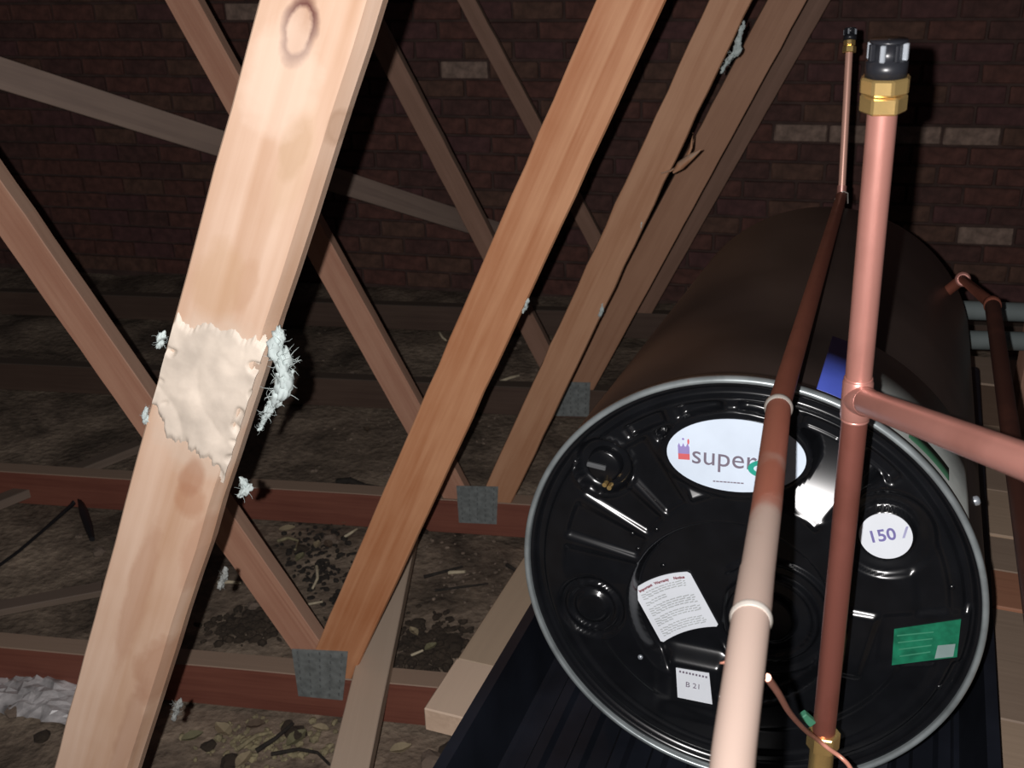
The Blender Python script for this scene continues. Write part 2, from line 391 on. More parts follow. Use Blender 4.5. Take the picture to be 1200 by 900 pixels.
def plate(parent, d, quad, mat, slots=True, seed=1):
    inv = truss_frame(d).inverted(); r_ = random.Random(seed)
    P = [inv @ at_pl(x, y, TN, d) for x, y in quad]
    cx = sum(p.x for p in P) / 4; cz = sum(p.z for p in P) / 4
    bm = bmesh.new()
    a = [bm.verts.new((p.x, -.0022, p.z)) for p in P]; b = [bm.verts.new((p.x, -.0002, p.z)) for p in P]
    bm.faces.new(a); bm.faces.new(b[::-1])
    for i in range(4): bm.faces.new((a[i], b[i], b[(i + 1) % 4], a[(i + 1) % 4]))
    bmesh.ops.recalc_face_normals(bm, faces=bm.faces)
    o = mesh_obj('nail_plate', bm, mat, parent)
    if slots:
        bm = bmesh.new()
        for i in range(5):
            for j in range(7):
                u, v = (i + .5) / 5, (j + .5 + .25 * (i % 2)) / 7.4
                p = P[0].lerp(P[1], u).lerp(P[3].lerp(P[2], u), v)
                box(bm, p.x - .0018, p.x + .0018, -.0030, -.0019, p.z - .0042, p.z + .0042)
        so = mesh_obj('nail_slots', bm, M['slot'], o); so['kind'] = 'stuff'
    return o

def make_truss(d, label, webs, chord_mat, plt=None, chord_span=(-3.2, 2.2)):
    t = thing('roof_truss', label, 'roof truss', truss_frame(d), 'roof trusses')
    res = []
    for rows, mat, kw in webs:
        o, Mo, wd = web(t, d, rows, mat, **kw); res.append((o, Mo, wd))
    if chord_mat: chord(t, chord_span[0], chord_span[1], chord_mat)
    if plt: plate(t, d, plt, M['galv'], seed=int(d * 10))
    return t, res

wA = wood('wood_near', (.66, .43, .31), (.76, .57, .45), 1.3, dust=(.60, .50, .40), rings=9)
wB = wood('wood_orange', (.46, .175, .072), (.68, .35, .19), 4.1, dust=(.42, .36, .28), rings=15)
wC = wood('wood_brown', (.42, .20, .105), (.56, .31, .185), 7.7, dust=(.36, .30, .24), rings=15)
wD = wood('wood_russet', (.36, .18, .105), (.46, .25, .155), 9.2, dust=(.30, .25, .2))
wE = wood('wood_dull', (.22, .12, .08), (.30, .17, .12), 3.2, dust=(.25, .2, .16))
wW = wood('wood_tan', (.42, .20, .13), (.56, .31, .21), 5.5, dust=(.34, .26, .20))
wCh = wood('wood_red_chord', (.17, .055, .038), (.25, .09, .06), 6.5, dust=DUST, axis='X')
wChFar = wood('wood_shaded_chord', (.075, .045, .034), (.11, .07, .052), 6.5, dust=(.10, .078, .062), axis='X')  # chord wood darkened in colour, standing for the gloom at the back
wPale = wood('wood_pale', (.46, .33, .24), (.58, .43, .32), 8.8, dust=(.50, .38, .29), axis='Y')
wPale2 = wood('wood_pale_darker', (.30, .22, .15), (.42, .31, .21), 2.8, dust=(.33, .25, .18), axis='Y')
wBrace = wood('wood_grey', (.20, .145, .12), (.28, .205, .165), 1.8, axis='X')

dA, dB, dC, dD, dE = .95, 1.837, 2.65, 3.47, 4.28
# near truss: a knot is placed after the web's own frame is known
tA, resA = make_truss(dA, 'nearest roof truss, pale knotty timber filling the left of the view', [(((0, 295, 452), (800, 96, 183)), wA, dict(seed=3, zcut=.122, thick=.038, ztop=2.3, cham=.017))], wCh)
oA, MA, wdA = resA[0]
def kn(px, py, rx, rz, *a):
    x, z = beam_local(MA, dA, px, py); return (x, z, rx, rz) + a
wA2 = wood('wood_near_knotty', (.50, .30, .19), (.73, .54, .42), 1.3, dust=(.70, .60, .48), rings=9,
           knots=[kn(350, 37, .0150, .027, .82, (.13, .045, .035), 1.0), kn(288, 335, .010, .026, .1, (.50, .30, .19), .5), kn(222, 588, .016, .020, .0, (.42, .20, .11), .5),
                  kn(392, 150, .008, .016, .3, (.42, .26, .17), .6), kn(345, 190, .014, .05, .2, (.58, .40, .27), .5),
                  kn(248, 440, .055, .060, .0, (.64, .52, .42), .55), kn(235, 510, .045, .045, .0, (.64, .52, .42), .5), kn(186, 790, .026, .05, .1, (.42, .22, .135), .6), kn(160, 700, .012, .10, .1, (.45, .25, .16), .5), kn(225, 560, .012, .022, .0, (.40, .20, .12), .6), kn(150, 860, .012, .09, .0, (.40, .22, .14), .5), kn(232, 650, .016, .05, .0, (.46, .25, .16), .5), kn(255, 330, .022, .04, .0, (.52, .33, .20), .5), kn(345, 175, .012, .03, .0, (.50, .33, .21), .6), kn(330, 90, .03, .05, 0, (.8, .62, .5), .4)])
oA.data.materials[0] = wA2
def paste():
    bm = bmesh.new(); nx_, nz_ = 80, 120
    xs = [(-.5 + i / nx_) * (wdA - .004) for i in range(nx_ + 1)]
    zl0 = beam_local(MA, dA, 207, 362)[1]; zl1 = beam_local(MA, dA, 170, 515)[1]
    zr0 = beam_local(MA, dA, 318, 398)[1]; zr1 = beam_local(MA, dA, 265, 578)[1]
    lo, hi = min(zl1, zr1) - .03, max(zl0, zr0) + .02
    g = []
    for j in range(nz_ + 1):
        z = lo + (hi - lo) * j / nz_; row = []
        for x in xs:
            t = x / wdA + .5
            a0 = zl0 + (zr0 - zl0) * t + .016 * noise.noise(Vector((x * 45, 0, 5))); a1 = zl1 + (zr1 - zl1) * t + .045 * noise.noise(Vector((x * 35, 2, 9))) + .02
            a0 += .006 * noise.noise(Vector((x * 160, 1, 5))) + .003 * noise.noise(Vector((x * 420, 1, 5))); a1 += .007 * noise.noise(Vector((x * 140, 1, 9))) + .004 * noise.noise(Vector((x * 400, 1, 9)))
            k = ss(0, .016, a0 - z) * ss(0, .016, z - a1) * ss(.25, .45, 1 + .0 - abs(t - .5) * 1.2 + .4 * noise.noise(Vector((x * 60, 8, z * 60))))
            hgt = k * (.0020 + .0040 * abs(noise.noise(Vector((x * 22 + z * 9, 0, z * 15)))) + .0006 * noise.noise(Vector((x * 90, 3, z * 70)))) - (1 - k) * .0022
            row.append((x, -hgt, z, k))
        g.append(row)
    vv = {}
    def V(j, i):
        if (j, i) not in vv: vv[j, i] = bm.verts.new(g[j][i][:3])
        return vv[j, i]
    for j in range(nz_):
        for i in range(nx_):
            if max(g[a][b][3] for a in (j, j + 1) for b in (i, i + 1)) > .02: bm.faces.new((V(j, i), V(j, i + 1), V(j + 1, i + 1), V(j + 1, i)))
    o = mesh_obj('dried_paste', bm, flat('dried_paste', (.66, .57, .48), .6, nz=.2, sc=26, bump=.3), oA, None, True)
    o['label'] = 'pale dried paste smeared over the timber'
def ss(a, b, x):
    t = min(1, max(0, (x - a) / (b - a))); return t * t * (3 - 2 * t)
paste()
make_truss(dB, 'second roof truss from the front, bright orange web crossing mid view with grey nail plate', [
    (((0, 697, 783), (700, 397, 456)), wB, dict(seed=5, cham=.006)),
    (((333, 36, 84), (700, 297, 336)), wW, dict(seed=6, dy=.004))],
    wCh, [(342, 760), (408, 763), (402, 820), (350, 815)])
make_truss(dC, 'third roof truss from the front, brown web with grey fluff on its edge', [
    (((0, 829, 884), (500, 603, 641)), wC, dict(seed=7, cham=.006, wane=.0025)),
    (((0, 190, 232), (400, 417, 449)), wW, dict(seed=8, dy=.004))],
    wCh, [(535, 569), (584, 570), (582, 614), (538, 612)])
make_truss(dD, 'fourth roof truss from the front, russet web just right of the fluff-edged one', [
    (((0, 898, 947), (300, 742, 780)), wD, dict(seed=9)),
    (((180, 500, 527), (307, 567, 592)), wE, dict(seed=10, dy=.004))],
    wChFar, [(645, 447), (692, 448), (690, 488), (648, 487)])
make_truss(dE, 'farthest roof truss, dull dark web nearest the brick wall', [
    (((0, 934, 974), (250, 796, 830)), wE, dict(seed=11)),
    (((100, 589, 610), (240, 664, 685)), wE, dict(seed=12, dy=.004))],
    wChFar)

# diagonal brace nailed across the far side of the webs
def timber(name, label, cat, p0, p1, wd, th, mat, up=Vector((0, 0, 1)), group=None, bev=.002):
    p0, p1 = Vector(p0), Vector(p1); X = (p1 - p0); L = X.length; X.normalize()
    Z = (up - X * up.dot(X)).normalized(); Y = Z.cross(X)
    bm = bmesh.new(); n = 12; rings = []
    for i in range(n + 1):
        x = L * i / n
        j = [.0012 * noise.noise(Vector((x * 9, k * 3.1, L))) for k in range(4)]
        rings.append([bm.verts.new(v) for v in ((x, -th / 2 + j[0], -wd / 2 + bev), (x, -th / 2 + bev + j[0], -wd / 2), (x, th / 2 - bev + j[1], -wd / 2), (x, th / 2 + j[1], -wd / 2 + bev),
                      (x, th / 2 + j[2], wd / 2 - bev), (x, th / 2 - bev + j[2], wd / 2), (x, -th / 2 + bev + j[3], wd / 2), (x, -th / 2 + j[3], wd / 2 - bev))])
    for r0, r1 in zip(rings, rings[1:]):
        for k in range(8): bm.faces.new((r0[k], r1[k], r1[(k + 1) % 8], r0[(k + 1) % 8]))
    bm.faces.new(rings[0]); bm.faces.new(rings[-1][::-1])
    bmesh.ops.recalc_face_normals(bm, faces=bm.faces)
    o = mesh_obj(name, bm, mat, None, frame(p0, X, Y, Z))
    return tag(o, label, cat, group)
b0, b1 = at_z(0, 86, 2.55), at_z(545, 260, 3.90)
bd = (b1 - b0).normalized()
timber('diagonal_brace', 'long grey diagonal brace sloping across behind the truss webs, upper left', 'timber brace', b0 - bd * .7, b1 + bd * .45, .074, .036, wBrace)

# pale plank lying over the two nearer chords beside the orange web
pa, pb = at_h(411, 905, .142), at_h(467, 655, .142)
pd = (pb - pa).normalized()
timber('bracing_plank', 'narrow pale plank lying over the bottom chords beside the orange web', 'plank', pa - pd * .55, pb + pd * .12, .038, .078, wood('wood_pale_x', (.46, .34, .25), (.60, .46, .35), 6.8, dust=(.56, .44, .34), axis='X'))

# ------------------------------------------------------------------ platform, tray and geyser
Gm = frame(Vector((GC.x, GC.y, 0)), GA, GF, Vector((0, 0, 1)))       # platform frame: x across, y along the geyser
def plank(name, label, x0, x1, y0, y1, z0, z1, mat, group=None, cat='plank', rot=0.0):
    bm = bmesh.new(); cx, cy = (x0 + x1) / 2, (y0 + y1) / 2
    box(bm, x0 - cx, x1 - cx, y0 - cy, y1 - cy, z0, z1, .0022)
    o = mesh_obj(name, bm, mat, None, Gm @ Matrix.Translation((cx, cy, 0)) @ Matrix.Rotation(rot, 4, 'Z'))
    return tag(o, label, cat, group)
plank('support_plank', 'short pale cut plank end poking out left of the black tray', -.469, -.33, .059, .186, .540, .583, wPale)
plank('support_plank', 'longer darker plank behind the short pale one, left of the tray', -.469, -.33, .190, 1.45, .540, .579, wPale2)  # same timber in a darker tone
wx = [wood('deck_%d' % i, a, b, i * 3.3, dust=c, axis='X') for i, (a, b, c) in enumerate([
    ((.36, .25, .17), (.46, .33, .23), (.34, .25, .18)), ((.20, .12, .08), (.28, .18, .12), (.17, .115, .08)),
    ((.33, .14, .08), (.42, .2, .12), (.30, .14, .085)), ((.27, .19, .14), (.35, .26, .19), (.24, .175, .13))])]
yb = [at_h(1178, y, .583) for y in (905, 842, 712, 668, 628, 575, 520, 500, 452, 420)]
ys = [(Gm.inverted() @ p).y for p in yb]
names = ['pale deck board at the lower right corner', 'wide brown deck board right of the black tray', 'reddish deck board right of the tray rim',
         'brown deck board just beyond the reddish one', 'pale deck board under the branch pipe', 'dull deck board beyond the branch pipe',
         'light narrow deck board beside the old copper pipe', 'dark deck board below the grey conduits', 'tan deck board nearest the grey conduits']
mats = [wx[0], wx[3], wx[2], wx[3], wx[0], wx[3], wx[0], wx[1], wx[3]]
plank('deck_board', 'front deck board, wholly under the drip tray', -.325, 1.0, ys[0] - .16, ys[0] - .004, .541, .579, wx[3], 'deck boards under the tray')
for i in range(9):
    plank('deck_board', names[i], -.325, 1.05 + rnd.uniform(-.03, .03), ys[i] + .002, ys[i + 1] - .002, .541, .582 if i % 2 == 0 else .580, mats[i], 'deck boards under the tray', rot=0)
# split in the corner board
for bx, side in ((-.20, 'left'), (.26, 'middle'), (.80, 'right')):
    plank('bearer', 'timber bearer under the deck, %s one of three' % side, bx - .025, bx + .025, -.30, 1.75, .43, .5395, wPale2, 'bearers under the deck', 'timber bearer')
inv_g = Gm.inverted()
for bx, side in ((-.20, 'left'), (.26, 'middle'), (.80, 'right')):
    for d, nm in ((dB, 'second'), (dC, 'third')):
        base = Gm @ Vector((bx, 0, 0)); k = (d + .028 - base.dot(TN)) / GF.dot(TN); p = Vector((bx, k, 0))
        if -.3 < p.y < 1.7:
            bm = bmesh.new(); box(bm, -.019, .019, -.025, .025, .123, .4295, .002)
            tag(mesh_obj('post', bm, wPale2, None, Gm @ Matrix.Translation(p)), 'short post on the %s truss chord, under the %s deck bearer' % (nm, side), 'post', 'posts under the deck')
    bm = bmesh.new(); box(bm, -.019, .019, -.025, .025, .006, .4295, .002)
    tag(mesh_obj('post', bm, wPale2, None, Gm @ Matrix.Translation((bx, -.2, 0))), 'tall front post on the floor, under the %s deck bearer' % side, 'post', 'posts under the deck')

# black drip tray with ribbed floor
tray = thing('drip_tray', 'black ribbed plastic drip tray under the water heater', 'drip tray', Gm)
X0, X1, Y0, Y1, ZB, ZR = -.335, .318, -.34, 1.42, .585, .70
bm = bmesh.new()
prof = []                                        # across: rim, wall, ribbed floor, wall, rim
prof += [(X0 - .012, ZR - .012), (X0 - .012, ZR), (X0 + .004, ZR), (X0 + .022, ZB + .006)]
x = X0 + .03
while x < X1 - .06:
    prof += [(x, ZB + .004), (x + .026, ZB + .004), (x + .032, ZB + .016), (x + .048, ZB + .016), (x + .054, ZB + .004)]; x += .054
prof += [(X1 - .022, ZB + .006), (X1 - .004, ZR), (X1 + .012, ZR), (X1 + .012, ZR - .012)]
under = [(a, b - .003) for a, b in prof[::-1]]
loop = prof + under
v0 = [bm.verts.new((a, Y0 + .02, b)) for a, b in loop]; v1 = [bm.verts.new((a, Y1 - .02, b)) for a, b in loop]
for i in range(len(loop)): bm.faces.new((v0[i], v0[(i + 1) % len(loop)], v1[(i + 1) % len(loop)], v1[i]))
bmesh.ops.recalc_face_normals(bm, faces=bm.faces)
mesh_obj('tray_pan', bm, M['tray'], tray)
for y0, y1 in ((Y0, Y0 + .022), (Y1 - .022, Y1)):
    bm = bmesh.new(); box(bm, X0 - .012, X1 + .012, y0, y1, ZB - .002, ZR, .004); mesh_obj('end_wall', bm, M['tray'], tray)

# ---- the heater: local x across (right), y up the face, z out towards the camera side
Gmat = frame(GC, GA, GU, -GN)
gey = thing('water_heater', 'large horizontal dark brown 150 litre water heater with black plastic front cover', 'water heater', Gmat)
LEN = 1.0; R0 = .275
bm = bmesh.new()
lathe(bm, [(R0 - .006, -.004), (R0 - .001, -.008), (R0 - .001, -.02), (R0 - .0025, -.022), (R0 - .001, -.026), (R0 - .001, -LEN + .03), (R0 - .004, -LEN + .008), (R0 - .016, -LEN), (.20, -LEN - .012), (.001, -LEN - .02)], 96)
mesh_obj('body', bm, M['body'], gey, None, True)
bm = bmesh.new()
lathe(bm, [(R0 - .0065, -.010), (R0 - .0065, .000), (R0 - .0058, .0025), (R0 - .004, .0035), (R0 - .0005, .0025), (R0 + .001, -.001), (R0 + .001, -.010), (R0 - .0065, -.010)], 160)
mesh_obj('rim', bm, M['rim'], gey, None, True)
# front cover: a moulded relief
def ss(a, b, x):
    t = min(1, max(0, (x - a) / (b - a))); return t * t * (3 - 2 * t)
def band(x, a, b, e=.002): return ss(a - e, a + e, x) * (1 - ss(b - e, b + e, x))
OV = (-.017, .179); OVA = math.radians(5)
CR = (-.010, -.040)
def relief(u, v):
    r_ = math.hypot(u, v); th = math.degrees(math.atan2(v, u))
    h = -.004
    h -= .009 * band(r_, .250, .262, .002)
    # radial spokes in the upper half
    if 40 < th or th < -160:
        t_ = th if th > 0 else th + 360
        ph = (t_ - 3) % 17 / 17
        sp = band(ph, .14, .88, .035 * .12 / max(r_, .05) + .03)
        g = band(r_, .128, .222, .004) * sp * (1 - ss(176, 190, t_))
        if t_ < 78: sp = band(t_, 51, 76, 1.5); g = band(r_, .126, .226, .003) * sp
        if t_ < 121:                                         # pockets whose floors fall away from the well
            x_ = max(-.004, .07 * (u - .05) + .52 * (v - .105))
            h += g * (.004 - (1.2 if t_ < 78 else 1.0) * x_ + 9 * x_ * x_)
        else: h -= .0045 * g
        ph2 = (t_ + 5.5) % 17 / 17
        h -= .009 * band(ph2, .15, .85, .03) * band(r_, .229, .244, .002) * ss(44, 50, t_) * (1 - ss(128, 134, t_))
    # lower half: two shallow concentric steps
    else:
        h -= .003 * band(r_, .20, .235, .004)
    # central well with stepped rings
    rc = math.hypot(u - CR[0], v - CR[1])
    k = 1 - ss(.119, .129, rc)
    h = h * (1 - k) + (-.030) * k
    rr = math.hypot(u - .035, v + .045)
    if rc < .118:
        h += ss(-.024, -.012, u) * (.008 * band(rr, .052, .060, .0015) + .010 * (1 - ss(.030, .036, rr)) + .005 * band(rr, .074, .080, .0015))
    # box shaped boss
    bx = band(u - v * .15, .122, .160, .004) * band(v, -.088, .000, .004)
    h = h * (1 - bx) + .001 * bx
    # pads for the labels
    s, c = math.sin(-OVA), math.cos(-OVA)
    ex, ey = (u - OV[0]) * c - (v - OV[1]) * s, (u - OV[0]) * s + (v - OV[1]) * c
    e = math.hypot(ex / .088, ey / .055); k = 1 - ss(.97, 1.05, e); h = h * (1 - k) + .000 * k
    q = math.hypot(u - .156, v - .106)
    k = 1 - ss(.050, .056, q); h = h * (1 - k) + (-.014 + .004 * ss(.03, .05, q)) * k
    k = 1 - ss(.030, .033, q); h = h * (1 - k) + (-.003) * k
    q = math.hypot(u + .175, v - .136)
    k = 1 - ss(.032, .037, q); h = h * (1 - k) + (-.020) * k
    k = band(q, .036, .041, .001); h += .003 * k
    q = math.hypot(u + .185, v + .066)
    k = 1 - ss(.041, .045, q); h = h * (1 - k) + (-.011) * k
    k = band(q, .030, .036, .001) ; h += .004 * k
    k = 1 - ss(.018, .026, q); h += .006 * k
    k = band(u, .165, .260, .002) * band(v - .3 * (u - .21), -.055, .015, .002); k *= (1 - ss(.255, .26, r_)); h = h * (1 - k) + (-.005) * k
    k = band(u, -.088, -.010, .012) * band(v, -.198, -.118, .012); h = h * (1 - k) + (-.0115) * k
    return h
bm = bmesh.new(); NR, NT = 120, 360; rings = []
RM = .2690
for i in range(1, NR + 1):
    r_ = RM * i / NR; ring = []
    for k in range(NT):
        t = 2 * PI * k / NT; u, v = r_ * math.cos(t), r_ * math.sin(t)
        ring.append(bm.verts.new((u, v, relief(u, v))))
    rings.append(ring)
c0 = bm.verts.new((0, 0, relief(0, 0)))
for k in range(NT): bm.faces.new((c0, rings[0][k], rings[0][(k + 1) % NT]))
for r0, r1 in zip(rings, rings[1:]):
    for k in range(NT): bm.faces.new((r0[k], r1[k], r1[(k + 1) % NT], r0[(k + 1) % NT]))
cover = mesh_obj('front_cover', bm, M['black'], gey, None, True)
cover['label'] = 'glossy black moulded plastic front cover'
def T2(x, y, z, a=0.0): return Matrix.Translation((x, y, z)) @ Matrix.Rotation(a, 4, 'Z')
# oval brand label
bm = bmesh.new(); prism(bm, [(.0795 * math.cos(t * PI / 32), .0455 * math.sin(t * PI / 32)) for t in range(64)], 0, .0012)
ov = mesh_obj('brand_label', bm, M['blueish'], gey, T2(OV[0], OV[1], .0004, OVA)); ov['label'] = 'white and pale blue oval brand label'
text_obj('lettering', 'super', .0335, M['ink'], ov, T2(-.013, -.004, .0014, math.radians(-3)))
bm = bmesh.new()
box(bm, -.066, -.0525, -.0085, -.001, .0012, .0016); box(bm, -.066, -.0525, -.001, .008, .0012, .0016, 0, 1)
for q in (-.0655, -.0605, -.0555): prism(bm, [(q - .001, .008), (q + .0025, .008), (q + .001, .0125)], .0012, .0016, 1)
prism(bm, [(-.0535 + .0012 * math.cos(t * PI / 6), .0145 + .0035 * math.sin(t * PI / 6)) for t in range(12)], .0012, .0016, 0)
prism(bm, [(-.0595 + .0014 * math.cos(t * PI / 6), .0175 + .0014 * math.sin(t * PI / 6)) for t in range(12)], .0012, .0016, 1)
mesh_obj('emblem', bm, [M['logored'], M['logoblue']], ov)
bm = bmesh.new()
N_ = 40
for k in range(N_):
    a0, a1 = 2 * PI * k / N_, 2 * PI * (k + 1) / N_
    prism(bm, [(.036 + .0215 * math.cos(a0), -.014 + .0115 * math.sin(a0)), (.036 + .0215 * math.cos(a1), -.014 + .0115 * math.sin(a1)), (.036 + .015 * math.cos(a1), -.014 + .006 * math.sin(a1)), (.036 + .015 * math.cos(a0), -.014 + .006 * math.sin(a0))], .0012, .0017)
mesh_obj('teal_loop', bm, M['teal'], ov)
bm = bmesh.new(); xx = -.026
while xx < .008:
    l = rnd.uniform(.0015, .004); box(bm, xx, xx + l, -.0345, -.033, .0012, .0014); xx += l + .0008
mesh_obj('fine_print', bm, M['ink'], ov)
# capacity sticker
bm = bmesh.new(); prism(bm, [(.0285 * math.cos(t * PI / 24), .0285 * math.sin(t * PI / 24)) for t in range(48)], 0, .001)
cs = mesh_obj('capacity_sticker', bm, M['white'], gey, T2(.156, .106, -.0027)); cs['label'] = 'round white sticker reading 150 litres'
text_obj('lettering', '150', .0205, M['violet'], cs, T2(-.004, -.0005, .0012, math.radians(20)), bold=.0004)
text_obj('litre_sign', 'l', .019, flat('pale_violet', (.4, .4, .6), .5), cs, T2(.0175, .0075, .0012, math.radians(14)), shear=.4, bold=.0005)
# warning label: an arc-topped sheet
def arcsheet(bm, z0, z1, r0, r1, a0, a1, cx, cy, n=16, rc=0):
    a = [(cx + r1 * math.cos(a1 + (a0 - a1) * i / n), cy + r1 * math.sin(a1 + (a0 - a1) * i / n)) for i in range(n + 1)]
    b = [(cx + r0 * math.cos(a0 + (a1 - a0) * i / n), cy + r0 * math.sin(a0 + (a1 - a0) * i / n)) for i in range(n + 1)]
    prism(bm, (a + b)[::-1], z0, z1)
# corners measured on the cover: tl(-.135,-.043) tr(-.063,.001) br(-.028,-.072) bl(-.097,-.116)
ang = math.atan2(.044, .072)
WLM = T2(-.081, -.0575, -.0285, ang - math.radians(1))
bm = bmesh.new()
hw, hh = .0415, .041
def sag(x): return .0065 * (1 - (x / hw) ** 2)
tp = [(x, hh + sag(x)) for x in [-hw + .003 + (2 * hw - .006) * i / 14 for i in range(15)]]
bt = [(x, -hh + sag(x)) for x in [hw - .003 - (2 * hw - .006) * i / 14 for i in range(15)]]
prism(bm, ([(-hw, hh - .003)] + tp + [(hw, hh - .003), (hw, -hh + .003)] + bt + [(-hw, -hh + .003)])[::-1], 0, .001)
wl = mesh_obj('warning_label', bm, M['white'], gey, WLM); wl['label'] = 'white warning label with a curved top and fine print'
# heading letters follow the arc
hd = 'Important Warranty Notice'
for wi, wtxt in enumerate(hd.split()):
    cx_ = (-.0235, .001, .0250)[wi]
    text_obj('heading', wtxt, 0.0052, M['redink'], wl, T2(cx_, hh - .0072 + sag(cx_), .0012, -2 * .0065 * cx_ / hw ** 2), bold=.0002)
bm = bmesh.new(); yy = hh - .0135
for blk, (nl, frac) in enumerate(((3, .92), (2, .45), (4, .95), (3, .95), (1, .35), (4, .93))):
    for l in range(nl):
        x0 = -.034
        while x0 < -.034 + .068 * frac:
            wl_ = min(rnd.uniform(.003, .009), -.034 + .070 * frac - x0)
            y_ = yy + sag(x0)
            prism(bm, [(x0, y_), (x0 + wl_, y_), (x0 + wl_, y_ + .0016), (x0, y_ + .0016)], .001, .0012); x0 += wl_ + .0011
        yy -= .0032
    yy -= .0028 if blk != 3 else 0
o = mesh_obj('fine_print', bm, M['fineink'], wl)
# little square label
bm = bmesh.new(); prism(bm, [(-.0235, .0215), (.019, .024), (.026, -.022), (-.019, -.023)][::-1], 0, .001)
sl = mesh_obj('serial_label', bm, M['white'], gey, T2(-.049, -.156, -.0110)); sl['label'] = 'small white square label'
text_obj('lettering', 'B 21', .011, M['ink'], sl, T2(0, 0, .0012, 0.03))
bm = bmesh.new()
for q in range(9): box(bm, -.019 + q * .0042, -.0165 + q * .0042, .016, .019, .001, .0012)
mesh_obj('fine_print', bm, M['ink'], sl)
# green sticker
bm = bmesh.new(); prism(bm, [(.179, -.013), (.182, -.062), (.2495, -.034), (.247, .016)], 0, .001)
gs = mesh_obj('rating_sticker', bm, M['green'], gey, T2(0, 0, -.0045)); gs['label'] = 'green rectangular sticker with silver corner patch'
bm = bmesh.new(); prism(bm, [(.2265, -.0415), (.2455, -.034), (.2455, -.017), (.2275, -.0235)], .001, .0014)
mesh_obj('silver_patch', bm, flat('silver_patch', (.25, .34, .33), .4), gs)
bm = bmesh.new()
for q in range(4):
    prism(bm, [(.183 + .002 * q, -.024 - .009 * q + .004), (.183 + .002 * q, -.0255 - .009 * q + .004), (.221, -.0115 - .009 * q + .004), (.221, -.010 - .009 * q + .004)][::1], .001, .0013)
mesh_obj('fine_print', bm, flat('pale_green_ink', (.05, .25, .15), .5), gs)
# thermostat knob in the upper left pocket, with pointer bar and two brass terminals
bm = bmesh.new(); lathe(bm, [(.022, -.020), (.021, -.008), (.018, -.006), (.001, -.006)], 32)
kb = mesh_obj('thermostat_knob', bm, M['black'], gey, T2(-.175, .136, 0), True)
bm = bmesh.new(); box(bm, -.020, .004, -.003, .003, -.006, -.001, .001); mesh_obj('pointer', bm, flat('grey_plastic', (.10, .105, .11), .35), kb, Matrix.Rotation(-.1, 4, 'Z'))
bm = bmesh.new(); tube(bm, [(.004, -.021, -.010), (.004, -.021, .001)], .0030, 10); tube(bm, [(.010, -.024, -.010), (.010, -.024, .001)], .0030, 10); mesh_obj('terminal', bm, M['brass'], kb)
# cover screws
for u, v in ((-.118, -.125), (-.105, .064), (-.128, .030), (-.100, .0), (-.136, .05), (.236, -.080), (.232, .055)):
    bm = bmesh.new(); lathe(bm, [(.0034, -.004), (.0034, .0012), (.0022, .0024), (.0003, .0028)], 12)
    mesh_obj('screw', bm, M['silverp'] if (u, v) == (-.118, -.125) else M['black'], gey, T2(u, v, relief(u, v)), True)
# stickers wrapped on the shell
def shell_patch(name, a0, a1, z0, z1, mat, off=.0006, lab=None, skew=0):
    bm = bmesh.new(); n = 24; vs = []
    for r_ in (R0 + off - .0008, R0 + off):
        for k in range(n + 1):
            a = math.radians(a0 + (a1 - a0) * k / n)
            for z in (-z0, -z1): vs.append(bm.verts.new((r_ * math.sin(a), r_ * math.cos(a), z)))
    m_ = 2 * (n + 1)
    for k in range(n):
        i = m_ + 2 * k; bm.faces.new((vs[i], vs[i + 1], vs[i + 3], vs[i + 2])); j = 2 * k; bm.faces.new((vs[j], vs[j + 2], vs[j + 3], vs[j + 1]))
        bm.faces.new((vs[i], vs[i + 2], vs[j + 2], vs[j])); bm.faces.new((vs[i + 1], vs[j + 1], vs[j + 3], vs[i + 3]))
    bm.faces.new((vs[0], vs[1], vs[m_ + 1], vs[m_])); bm.faces.new((vs[m_ - 2], vs[2 * m_ - 2], vs[2 * m_ - 1], vs[m_ - 1]))
    bmesh.ops.recalc_face_normals(bm, faces=bm.faces)
    o = mesh_obj(name, bm, mat, gey, None, True)
    if lab: o['label'] = lab
    return o
shell_patch('shell_sticker', 13.5, 20.5, .012, .205, M['blue'], lab='blue sticker on top of the shell')
shell_patch('shell_sticker', 21, 60, .012, .235, M['greylab'], lab='grey white sticker wrapped round the shell')
shell_patch('shell_sticker', 37, 50.5, .022, .055, M['greenband'], .0014, lab='dark green band on the grey sticker')
# saddles that carry the heater in the tray
for yy in (.16, .80):
    bm = bmesh.new(); zc = -yy
    n = 12; zb = -(GC.z - .602) - math.sin(TILT) * -yy * 1.0
    pts = [(.20 * (2 * i / n - 1), -math.sqrt((R0 - .001) ** 2 - (.20 * (2 * i / n - 1)) ** 2)) for i in range(n + 1)]
    zb = -(GC.z - .6015) + yy * math.sin(TILT)
    pts2 = pts + [(.20, zb), (-.20, zb)]
    prism(bm, pts2[::-1], zc - .03, zc + .03)
    bmesh.ops.recalc_face_normals(bm, faces=bm.faces)
    mesh_obj('saddle', bm, M['tray'], gey)
# shell bolt at the right with a bright head
bm = bmesh.new(); lathe(bm, [(.006, 0), (.006, .004), (.004, .006), (.0005, .0065)], 12)
a = math.radians(66); n_ = Vector((math.sin(a), math.cos(a), 0)); P = n_ * (R0 - .001) + Vector((0, 0, -.115))
mesh_obj('bolt', bm, M['silverp'], gey, frame(P, Vector((0, 0, 1)), n_.cross(Vector((0, 0, 1))), n_), True)
bm = bmesh.new(); box(bm, -.012, .012, -.010, .014, -.012, .004, .002)
o = mesh_obj('clip', bm, M['silverp'], gey, T2(.128, -.262, .004, math.radians(-25)))

